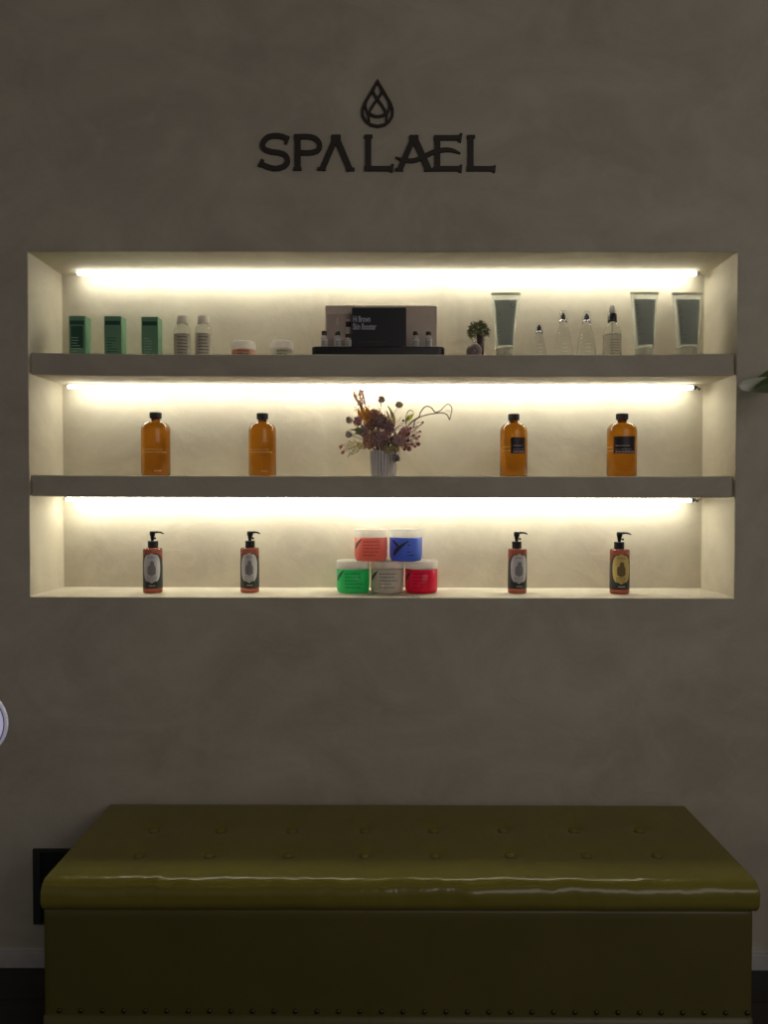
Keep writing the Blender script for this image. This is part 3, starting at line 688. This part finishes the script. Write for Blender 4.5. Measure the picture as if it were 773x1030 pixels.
# olive sprigs low at the left, coral tips
t, m_ = flower_root('wispy_sprig', 'wispy olive sprig with coral tips spreading low at the left', 16)
b = B(); bl = B(); bc = B(); q = random.Random(41)
for i, (x, y) in enumerate(((343, 450), (345, 455), (350, 458), (347, 447), (352, 452), (355, 457), (356, 449), (349, 445), (360, 455))):
    Z_ = V(x, y, q.uniform(-.03, 0))-m_; A_ = V(370, 449, -.015)-m_; mid = A_.lerp(Z_, .5)+Vector((0, 0, .006)); ps = spline([A_, mid, Z_], 5); tube(b, ps, .0006, 5)
    for p_ in ps[3:]:
        d = Vector((q.uniform(-1, .3), q.uniform(-.5, .5), q.uniform(-.8, .8))).normalized(); leaf_blade(bl, p_, p_+d*.009, .003, (0, 0, 0), 3)
    if i in (0, 1): petals(bc, Z_, .004, 26, .005, i)
stem_to(b, V(370, 449, -.015), m_); obj('stem', b, OLVS, t); obj('leaf', bl, OLVS, t); obj('coral_tip', bc, CORAL, t)
# berries at the right
t, m_ = flower_root('berry_sprig', 'burgundy berry sprig spreading at the right under the curly branch', 17)
b = B(); bb = B(); bl = B(); q = random.Random(51)
for (x, y, r_) in ((412, 451.5, 2.6), (421, 446.5, 2.4), (416, 438, 1.8), (419, 441, 1.5), (409, 449, 2.2), (423, 434, 1.2), (412, 436, 1.8), (415, 447, 2.0), (418, 449, 1.6), (422, 439, 1.3), (411, 443, 2.0), (407, 452, 1.6), (425.5, 425, 1.2), (413, 431, 1.4)):
    dy_ = q.uniform(-.03, .0); Z_ = V(x, y, dy_)-m_; A_ = V(403, 448, -.02)-m_; tube(b, spline([A_, A_.lerp(Z_, .5)+Vector((0, 0, .004)), Z_], 4), .0007, 5)
    core(bb, Z_, r_*mm(VY), x, amp=.1, sub=2)
    for k in range(5):
        c_ = A_.lerp(Z_, q.uniform(.5, 1)); d = Vector((q.uniform(-.6, 1), q.uniform(-.6, .6), q.uniform(-.8, .8))).normalized(); leaf_blade(bl, c_, c_+d*.009, .005, (0, 0, 0), 3)
stem_to(b, V(403, 448, -.02), m_); obj('stem', b, BRANCH, t); obj('berries', bb, BERRY, t, smooth=True); obj('leaf', bl, PINKF, t)
# curly branch
t, m_ = flower_root('curly_branch', 'curly dark bare branch reaching far to the right', 18)
b = B(); cv = lambda pts: [V(390+x/10.3, 385+y/10.3, d)-m_ for x, y, d in pts]
tube(b, spline([Vector((0, 0, 0))]+cv([(120, 520, 0), (215, 445, 0), (265, 395, .0), (325, 355, .005), (345, 300, .01), (395, 246, .015), (450, 255, .012), (495, 305, .005), (545, 290, .0), (590, 245, -.004), (632, 220, -.004), (667, 262, 0), (660, 320, 0), (645, 385, .004)]), 5), [.0023]*20+[.0019]*25+[.0015]*26, 6)
tube(b, spline(cv([(180, 470, 0), (230, 466, -.004), (270, 460, -.004), (285, 395, -.004), (350, 350, -.002), (430, 328, 0), (505, 318, 0), (570, 312, .002), (615, 330, 0), (645, 388, 0)]), 5), .0017, 6)
tube(b, spline(cv([(190, 450, 0), (190, 380, .004), (200, 315, .004), (238, 284, .006), (268, 302, .006)]), 5), .0013, 6)
tube(b, spline(cv([(270, 462, 0), (305, 455, 0), (345, 437, 0), (368, 403, 0)]), 4), .0013, 6)
tube(b, spline(cv([(600, 292, 0), (640, 290, 0), (655, 300, 0)]), 4), .0007, 6)
obj('branch', b, BRANCH, t, smooth=True)
b = B(); core(b, cv([(368, 403, 0)])[0], .0022, 2, sub=2); core(b, cv([(345, 437, 0)])[0], .002, 3, sub=2); core(b, cv([(165, 390, 0)])[0], .0035, 3, sub=2); obj('buds', b, BRANCH, t)
for nm_, lab_, sd, x0, x1, mt in (('grass_sprig', 'fine olive dried grass behind the blooms on the left', 61, 352, 384, OLVS), ('grass_sprig', 'fine pinkish dried grass behind the blooms on the right', 62, 386, 424, PINKF)):
    t, m_ = flower_root(nm_, lab_, sd); b = B(); bb = B(); q = random.Random(sd)
    for k in range(22):
        px_ = q.uniform(x0, x1); py_ = q.uniform(408 if sd == 61 else 420, 446); Z_ = V(px_, py_, q.uniform(.0, .03))-m_
        mid = Z_*.5+Vector((-Z_.x*.2, 0, .004)); ps = spline([Vector((q.uniform(-.006, .006), 0, 0)), mid, Z_], 6); tube(b, ps, .0005, 4)
        for p_ in ps[5:]:
            d = Vector((q.uniform(-1, 1), q.uniform(-.6, .6), q.uniform(-.2, 1))).normalized(); leaf_blade(bb, p_, p_+d*q.uniform(.006, .011), .0032, (0, 0, 0), 3)
    obj('stem', b, STEM, t); obj('florets', bb, mt, t)
t, m_ = flower_root('yellow_leaf_sprig', 'pale yellow green leaf under the curly branch', 19)
b = B(); stem_to(b, V(409, 424), m_, .0008); obj('stem', b, STEM, t)
b = B(); leaf_blade(b, V(409.5, 423)-m_, V(417, 415)-m_, .014, (0, 0, -.002), 7); leaf_blade(b, V(409.5, 424)-m_, V(411, 417)-m_, .008, (0, 0, 0), 6); obj('leaf', b, YELG, t)
t, m_ = flower_root('spiky_thistle', 'grey spiky thistle hanging over the vase rim at the right', 20)
b = B(); tube(b, spline([(0, 0, 0), V(394, 451, -.035)-m_, V(398, 457, -.05)-m_, V(398.4, 460.5, -.052)-m_], 5), .0009, 6); obj('stem', b, STEM, t)
b = B(); p_ = V(398.4, 460.7, -.052)-m_; core(b, p_, .005, 4, sub=2); petals(b, p_, .006, 70, .011, 77, spike=1.0, curl=.2); obj('spikes', b, mat('grey_thistle', (.36, .33, .34, 1), .7), t)

# ------------------------------------------------------------------ bottom of the niche: pump bottles
def pump(x0, x1, yb, ybt, yc0, yc1, ytop, xc0, xc1, xs0, xs1, xsp, m_oval, m_print, turn, lab, seed):
    cx = (x0+x1)/2; f0 = onz(cx, yb, NB); R = (x1-x0)*mm(f0.y+.028)/2; Y = f0.y+R; u = mm(Y); p = at(cx, ybt, Y)
    z = lambda y: at(cx, y, Y).z-NB
    turn += facing(p.x, Y)
    t = thing('pump_bottle', lab, 'bottle', (p.x, Y, NB), 'pump bottles at the bottom of the niche')
    hb = z(ybt)
    obj('body', lathe(B(), [(0, .002), (R*.8, .001), (R*.9, 0), (R*.98, .002), (R, .006), (R, hb-.005), (R*.975, hb-.0015), (R*.90, hb), (R*.5, hb+.001), (R*.42, hb+.001), (R*.42, hb+.004), (0, hb+.004)], 56), PUMPB, t, smooth=True)
    ox = ((xc0+xc1)/2-cx)*u; rc = (xc1-xc0)*u/2; rid = lambda a_, zz_: 1+.02*math.cos(a_*28)
    obj('collar', lathe(B(), [(0, hb+.001), (rc*.97, hb+.001), (rc, hb+.003), (rc, z(yc0)-.001), (rc*.9, z(yc0)), (0, z(yc0))], 112, cx=ox, rmod=rid), ABLACK, t)
    rs = (xs1-xs0)*u/2; sx = ((xs0+xs1)/2-cx)*u; zt_ = z(ytop); zc_ = z(yc0)
    hd = obj('pump_head', lathe(B(), [(0, zc_-.002), (rs*.55, zc_-.002), (rs*.55, zc_+(zt_-zc_)*.25), (rs*.72, zc_+(zt_-zc_)*.25), (rs*.72, zc_+(zt_-zc_)*.5), (rs*.95, zc_+(zt_-zc_)*.55), (rs, zt_-.004), (rs*.9, zt_), (0, zt_)], 28, cx=sx), ABLACK, t, smooth=True)
    L = (xsp-(xs0+xs1)/2)*u; b = B()
    tube(b, spline([(sx, 0, zt_-.0035), (sx+L*.5, -.001, zt_-.0028), (sx+L*.8, -.002, zt_-.004), (sx+L, -.003, zt_-.0075)], 6), [.0036]*6+[.0030]*7+[.0022]*6, 10)
    obj('spout', b, ABLACK, t, smooth=True)
    b = B(); bmesh.ops.create_uvsphere(b, u_segments=12, v_segments=8, radius=.0036, matrix=Matrix.Translation((sx+rs*1.05, -.004, zc_+(zt_-zc_)*.27))); obj('lock_clip', b, ABLACK, t, smooth=True)
    zb0, zb1, zsh = hb*.115, hb*.66, hb*.88
    rows = [(zb0, turn-1.75, turn+1.75), (hb*.5, turn-1.75, turn+1.75)]
    for k in range(1, 9):
        v = k/8; rows.append((hb*.5+(zsh-hb*.5)*v, turn-1.75+1.05*v**1.5, turn+1.75-1.05*v**1.5))
    obj('wrap_label', wrap_rows(B(), R, rows, n=26), CHARC, t)
    obj('oval_panel', wrap_rows(B(), R+.0004, ellip_rows(hb*.565, hb*.33, .92, turn, 18, 2.6), n=18), m_oval, t)
    b = B(); wrap_rows(b, R+.0008, ellip_rows(hb*.66, hb*.07, .22, turn+.05, 8), n=8); wrap_rows(b, R+.0008, ellip_rows(hb*.52, hb*.13, .42, turn, 8, 3), n=8)
    for k in range(3): wrap_text(b, R+.0008, hb*(.36-.045*k), .0022, turn-.5, turn+.5, seed+k)
    wrap_text(b, R+.0008, hb*.80, .002, turn-.4, turn+.4, seed+5); obj('portrait_print', b, m_print, t)
    b = B(); wrap_text(b, R+.0004, hb*.165, .003, turn-.3, turn+.35, seed+9); obj('small_print', b, GREYLBL, t)
PG = dict()
pump(144.1, 163.3, 597.3, 551.3, 544, 550.3, 534.3, 149, 159.1, 150.7, 156.3, 165, SILVER, SILVERD, -.12, 'silver labelled pump bottle at the far left of the niche floor', 120)
pump(242, 260.7, 596.8, 550.9, 543.8, 550, 534.4, 247.1, 256.4, 248.6, 254.8, 261.8, SILVER, SILVERD, -.06, 'silver labelled pump bottle between the far left one and the green jar', 130)
pump(511.3, 530.2, 597.8, 551.9, 544.6, 551, 534.9, 515.5, 524.7, 517, 523, 530.6, SILVER, SILVERD, .2, 'silver labelled pump bottle right of the stacked jars', 140)
pump(614.1, 633.5, 598.3, 552.4, 545, 551.7, 535.2, 618.3, 628, 620.5, 626.3, 634.8, GOLD, GOLDD, .18, 'gold labelled pump bottle, the rightmost on the niche floor', 150)

# stacked jars
JG = 'stacked jars of coloured gel'
f0 = onz(389, 597.6, NB); JR = 34*mm(f0.y+.05)/2-.0004; JY = f0.y+JR
JH = at(372, 563.5, JY).z-NB
def jar(cx, zb, h, m, mlid, lab, seed, mark, tmat):
    p = at(cx, 580, JY); t = thing('gel_jar', lab, 'jar', (p.x, JY, zb), JG, facing(p.x, JY)); R = JR; hl = h-.024
    obj('body', lathe(B(), [(0, .002), (R*.72, .001), (R*.84, 0), (R*.93, .004), (R*.975, .012), (R*.98, .02), (R*.98, hl-.004), (R*.9, hl), (0, hl)], 56), m, t, smooth=True)
    obj('lid', lathe(B(), [(0, hl), (R*.99, hl), (R, hl+.001), (R, h-.004), (R*.985, h-.001), (R*.95, h), (0, h)], 56), mlid, t, smooth=True)
    b = B(); r = R*.98
    def leaf(a0, z0, a1, z1, w):
        rows = []
        for k in range(11):
            v = k/10; a_ = a0+(a1-a0)*v**1.6; ww = w*math.sin(PI*min(.97, .04+.93*v))**.8+.01; rows.append((z0+(z1-z0)*v, a_-ww, a_+ww))
        wrap_rows(b, r, rows, .0005, 6)
    if mark == 2: leaf(-.78, hl*.22, .15, hl*.86, .16); leaf(-.52, hl*.62, -.95, hl*.90, .10)
    else: leaf(-1.12, hl*.5, -.62, hl*.93, .12)
    obj('leaf_mark', b, LEAFMARK, t)
    b = B(); q = random.Random(seed)
    for k in range(5): wrap_text(b, r, hl*(.80-.14*k), .0034, -.5 if mark != 2 else .1, q.uniform(.2, .65), seed+k, .0005)
    obj('printed_text', b, tmat, t)
    return t
def gelmat(nm, c, tr=.45): return mat(nm, c, .35, coat=.5, var=.04, trans=tr, ior=1.25, tl=.2)
LG = mat('clear_lid_white', (.97, .97, .93, 1), .2, trans=.55, ior=1.12, tl=.25); LP = mat('clear_lid_pink', (.99, .90, .86, 1), .2, trans=.55, ior=1.12, tl=.25)
jar(355.4, NB, JH, gelmat('green_gel', (.06, .80, .28, 1)), LG, 'green jar at the left of the bottom row', 161, 1, mat('dark_green_text', (.02, .42, .13, 1), .5))
jar(389.7, NB, JH, gelmat('grey_white_gel', (.82, .78, .70, 1), .25), LP, 'greyish white jar in the middle of the bottom row', 171, 1, mat('warm_grey_text', (.30, .27, .24, 1), .5))
jar(424, NB, JH, gelmat('red_gel', (.92, .02, .10, 1)), LP, 'crimson red jar at the right of the bottom row', 181, 1, mat('dark_red_text', (.55, .01, .05, 1), .5))
JH2 = at(373, 532, JY).z-NB-JH
jar(373.3, NB+JH, JH2, gelmat('coral_gel', (.98, .27, .22, 1)), LP, 'coral pink jar, the left one on the top of the stack', 191, 1, mat('dark_coral_text', (.72, .13, .11, 1), .5))
jar(408.4, NB+JH, JH2, gelmat('blue_gel', (.12, .22, .86, 1)), LG, 'blue jar with a large dark leaf mark on the top of the stack', 201, 2, mat('navy_text', (.05, .09, .5, 1), .5))

# ------------------------------------------------------------------ storage bench
YB = -.035
zt_ = at(400, 809.5, YB).z                                  # lid height from its rear edge against the wall
fr = onz(400, 885.5, zt_)                                   # front top edge
xl = (at(108, 811, YB).x+at(42.5, 900, fr.y).x)/2; xr = (at(692, 811, YB).x+at(763, 900, fr.y).x)/2
YFm = fr.y-.012
zl = at(400, 920.5, YFm).z
YB += .022
W = xr-xl; D = YB-YFm; bx = (xl+xr)/2; by = (YB+YFm)/2
print('bench', xl, xr, YFm, zt_, zl)
t = thing('storage_bench', 'long olive green leather storage bench with a buttoned lid below the niche', 'bench', (bx, by, 0))
xb0, xb1 = at(43.8, 960, YFm+.02).x-bx, at(757.8, 960, YFm+.02).x-bx
BY = [(x, y) for x, y in ()]
def soft_box(x0, x1, y0, y1, z0, z1, nx, ny, nz, rx, ry, rz, fn=None):
    b = B(); g_ = {}
    cxx, cyy, czz = (x0+x1)/2, (y0+y1)/2, (z0+z1)/2; hx, hy, hz = (x1-x0)/2, (y1-y0)/2, (z1-z0)/2
    def vert(i, j, k):
        key = (i, j, k)
        if key in g_: return g_[key]
        def sp(i_, n_):     # denser towards the ends
            u_ = i_/n_*2-1; return math.copysign(1-(1-abs(u_))**1.6, u_)
        p = Vector((sp(i, nx)*hx, sp(j, ny)*hy, sp(k, nz)*hz))
        inn = Vector((max(-hx+rx, min(hx-rx, p.x)), max(-hy+ry, min(hy-ry, p.y)), max(-hz+rz, min(hz-rz, p.z))))
        e = p-inn; s = Vector((e.x/rx, e.y/ry, e.z/rz)); m__ = max(abs(s.x), abs(s.y), abs(s.z))
        if m__ > 1e-6 and s.length > 1e-6: s = s*(m__/s.length); p = inn+Vector((s.x*rx, s.y*ry, s.z*rz))
        p = p+Vector((cxx, cyy, czz))
        if fn: p = fn(p, Vector((e.x, e.y, e.z)))
        g_[key] = b.verts.new(p); return g_[key]
    def quad(a, c, d, e): b.faces.new((vert(*a), vert(*c), vert(*d), vert(*e)))
    for i in range(nx):
        for j in range(ny):
            for k in (0, nz): quad((i, j, k), (i+1, j, k), (i+1, j+1, k), (i, j+1, k))
        for k in range(nz):
            for j in (0, ny): quad((i, j, k), (i+1, j, k), (i+1, j, k+1), (i, j, k+1))
    for j in range(ny):
        for k in range(nz):
            for i in (0, nx): quad((i, j, k), (i, j+1, k), (i, j+1, k+1), (i, j, k+1))
    return b
btn = []
for xs_, y_ in (((155, 222, 294, 367, 436, 506, 577, 643), 832.5), ((140, 211, 290, 367, 438, 513, 590, 661), 857.3)):
    for x_ in xs_: w_ = onz(x_, y_, zt_); btn.append((w_.x-bx, w_.y-by))
def lidfn(p, e):
    q_ = p.copy()
    if p.z > (zt_+zl)/2-.02:
        f_ = max(0, min(1, (p.z-(zl+.02))/(zt_-zl-.02)))
        for (x_, y_) in btn:
            d2 = (p.x-x_)**2+(p.y-y_)**2
            if d2 < .012: q_.z -= f_*(.0085*math.exp(-d2/.00035)+.0035*math.exp(-d2/.0035))
    # wrinkles in the leather along the front edge
    fe = math.exp(-((p.y-(-D/2+.012))**2)/.0012)*math.exp(-((p.z-(zt_-.012))**2)/.0012)
    n1 = noise.noise(Vector((p.x*9, p.y*5, 3.1))); n2 = noise.noise(Vector((p.x*31, p.y*14, p.z*14+7)))
    n3 = noise.noise(Vector((p.x*70, p.y*30, p.z*30)))
    q_.y += fe*(.0055*n1+.0042*n2+.0012*n3); q_.z += fe*(.0040*n1+.0036*n2+.0010*n3)
    if p.y < -D/2+.03: q_.y += .003*noise.noise(Vector((p.x*6, 1.7, p.z*22)))
    if p.y < 0 and p.z < zt_-.01: q_.y -= .004*math.sin(PI*max(0, min(1, (p.z-zl)/(zt_-zl))))
    return q_
lid = obj('lid', soft_box(-W/2, W/2, -D/2, D/2, zl, zt_, 300, 64, 20, .008, .030, .030, lidfn), OLIVE_LIT, t, smooth=True)
for (x_, y_) in btn:
    b = lathe(B(), [(0, -.004), (.0085, -.004), (.0125, -.0015), (.0120, .0012), (.008, .0034), (.003, .0042), (0, .0043)], 20, x_, y_, zt_-.0078)
    obj('tufted_button', b, OLIVE_LIT, lid, smooth=True)
b = B(); zs_ = zl+.030
for sx_, yy in ((W/2+.001, at(735, 859, YB).x*0+.02), (-W/2-.001, -D/2+.05)):
    bmesh.ops.create_uvsphere(b, u_segments=12, v_segments=8, radius=.009, matrix=Matrix.Translation((sx_, yy, zt_-.022)))
obj('side_stud', b, NAIL, lid, smooth=True)
def bodyfn(p, e):
    q_ = p.copy(); q_.y += .0016*noise.noise(Vector((p.x*5, 2., p.z*7))); return q_
body = obj('bench_body', soft_box(xb0, xb1, -D/2+.016, D/2-.012, .012, zl+.004, 60, 12, 16, .010, .010, .006, bodyfn), OLIVE_SHADE, t, smooth=True)
# bottom welt and nail heads
fy = -D/2+.016; wz = at(400, 1017.5, YFm+.016).z
obj('bottom_welt', soft_box(xb0-.0005, xb1+.0005, fy-.005, D/2-.010, .004, wz-.010, 40, 6, 4, .006, .005, .006), OLIVE_SHADE, t, smooth=True)
nl = at(60, 1020, YFm+.016).x-bx; nr = at(752, 1020, YFm+.016).x-bx; nn = 33
for k in range(nn):
    x_ = nl+(nr-nl)*k/(nn-1)
    b = B(); bmesh.ops.create_uvsphere(b, u_segments=12, v_segments=8, radius=.0058, matrix=Matrix.Translation((x_, fy-.0015, wz))@Matrix.Diagonal((1, .65, 1, 1)))
    obj('nail_head', b, NAIL, t, smooth=True)
for sx_ in (xb0+.05, xb1-.05):
    for yy in (-D/2+.07, D/2-.06): obj('foot', lathe(B(), [(0, 0), (.02, 0), (.022, .013), (0, .013)], 20, sx_, yy, 0), BLACKPL, t)

# ------------------------------------------------------------------ dark panel low on the wall
a, c = at(33, 854, -.006), at(108, 930, -.006)
t = thing('wall_panel', 'flat dark rectangular panel low on the wall behind the left end of the bench', 'panel', ((a.x+c.x)/2, 0, (a.z+c.z)/2))
w2, h2 = (c.x-a.x)/2, (a.z-c.z)/2
b = B()
for (x0, x1, z0, z1) in ((-w2, -w2+.022, -h2, h2), (w2-.022, w2, -h2, h2), (-w2+.022, w2-.022, h2-.010, h2), (-w2+.022, w2-.022, -h2, -h2+.010)): box(b, x0, x1, -.008, -.0002, z0, z1)
obj('panel_frame', b, GRILLF, t, bevel=.001)
b = B(); box(b, -w2+.022, w2-.022, -.003, -.0002, -h2+.010, h2-.010)
for k in range(9):
    z_ = -h2+.02+k*(2*h2-.03)/9; box(b, -w2+.022, w2-.022, -.0055, -.003, z_, z_+.012)
obj('slats', b, GRILL, t)

# ------------------------------------------------------------------ round disc of unknown kind at the left edge, brightness added as glow
YD = -.36; ce = at(-27, 727.3, YD); RD = 35.2*mm(YD)
t = thing('round_disc', 'round pale lavender disc with a light rim at the left edge of the photo', 'lamp', (ce.x, YD, ce.z))
def disc(name, m, prof): 
    o = obj(name, lathe(B(), prof, 72), m, t, smooth=False); o.rotation_euler = (PI/2, 0, 0); return o
disc('rim', DISC_RIM, [(0, -.006), (RD*.97, -.006), (RD, -.003), (RD, .003), (RD*.98, .005), (RD*.93, .005), (RD*.925, .003), (0, .003)])
disc('groove', DISC_GROOVE, [(RD*.893, .0029), (RD*.927, .0029), (RD*.927, .0042), (RD*.893, .0042), (RD*.893, .0029)])
disc('glow_face', DISC_FACE, [(0, .0029), (RD*.895, .0029), (RD*.895, .005), (RD*.8, .0058), (0, .006)])
b = B(); tube(b, [(0, .012, -RD*.9), (0, .014, -RD*1.1), (0, .014, -ce.z+.02)], .009, 12); obj('stand_pole', b, ALU, t, smooth=True)
obj('stand_base', lathe(B(), [(0, 0), (.075, 0), (.078, .004), (.074, .014), (.02, .024), (0, .024)], 40, 0, .014, -ce.z), ALU, t, smooth=True)

# ------------------------------------------------------------------ plant whose leaf tips reach in at the right edge
PY = -.16; pb = Vector((1.38, PY-.05, 0))
LEAFM = mat('variegated_leaf', (.085, .12, .03, 1), .4, var=.5, vscale=25); LEAFP = mat('pale_leaf', (.86, .90, .68, 1), .3, var=.3, vscale=38, coat=.4); TERR = mat('plant_pot', (.12, .11, .10, 1), .6)
t = thing('house_plant', 'green house plant whose pale leaf tip reaches in at the right edge of the photo', 'plant', pb)
obj('pot', lathe(B(), [(0, 0), (.12, 0), (.16, .3), (.165, .31), (.15, .31), (.145, .27), (0, .27)], 36), TERR, t, smooth=True)
b = B(); tube(b, spline([(0, 0, .26), (.02, 0, .8), (-.01, 0, 1.3), (.0, 0, 1.75)], 6), [.018]*7+[.014]*6+[.009]*6, 10); obj('stem', b, STEM, t, smooth=True)
def bigleaf(nm, root, tip, w, bend, m, pw=.8, side=None):
    b = B(); leaf_blade(b, root, tip, w, bend, 22, .18, side, .001, pw)
    tube(b, [Vector((0, 0, root.z-.12)), (Vector((0, 0, root.z-.03))+root)*.5, root], .003, 6); obj(nm, b, m, t)
bigleaf('leaf', at(786, 387, PY)-pb, at(743.8, 387.5, PY)-pb, 15*mm(PY), (0, -.006, .0), LEAFP, .32, Vector((0, -.35, 1)))
bigleaf('leaf', at(806, 381, PY-.03)-pb, at(759, 390, PY-.03)-pb, 22*mm(PY), (0, 0, .004), LEAFM, .6, Vector((.1, -.3, 1)))
bigleaf('leaf', at(812, 370, PY+.05)-pb, at(760, 382, PY+.05)-pb, 17*mm(PY), (0, 0, .006), LEAFM, .6, Vector((.1, -.3, 1)))
q = random.Random(9)
for k in range(12):
    a_ = q.uniform(-1.3, 1.3); z_ = q.uniform(.9, 1.8); L = q.uniform(.14, .22)
    r0 = Vector((math.cos(a_)*.09, -abs(math.sin(a_))*.09*(1 if k % 2 else -1)*.5, z_)); tp = r0+Vector((math.cos(a_)*L, math.sin(a_)*L*.45-.03, q.uniform(-.05, .08)))
    bigleaf('leaf', r0, tp, .07, (0, 0, .02), LEAFM)

# ------------------------------------------------------------------ light of the room
def area(name, loc, tgt, size, power, col):
    ld = bpy.data.lights.new(name, 'AREA'); ld.energy = power; ld.size = size; ld.color = col
    o = bpy.data.objects.new(name, ld); C.objects.link(o); o.location = loc
    o.rotation_euler = (Vector(tgt)-Vector(loc)).to_track_quat('-Z', 'Y').to_euler(); return o
area('ceiling_lamp', (1.6, -3.4, 2.9), (.3, 0, 1.3), 2.6, 31, (1, .915, .86))
wd = bpy.data.worlds.new('world'); SC.world = wd; wd.use_nodes = True
wd.node_tree.nodes['Background'].inputs[0].default_value = (1, .95, .93, 1); wd.node_tree.nodes['Background'].inputs[1].default_value = .085

vs = SC.view_settings; vs.view_transform = 'Standard'; vs.look = 'None'; vs.exposure = 0; vs.gamma = 1; vs.use_curve_mapping = False
cy = SC.cycles; cy.max_bounces = 12; cy.diffuse_bounces = 5; cy.glossy_bounces = 5; cy.transmission_bounces = 10; cy.sample_clamp_indirect = 60.; cy.use_denoising = True
cy.caustics_reflective = False; cy.blur_glossy = .5
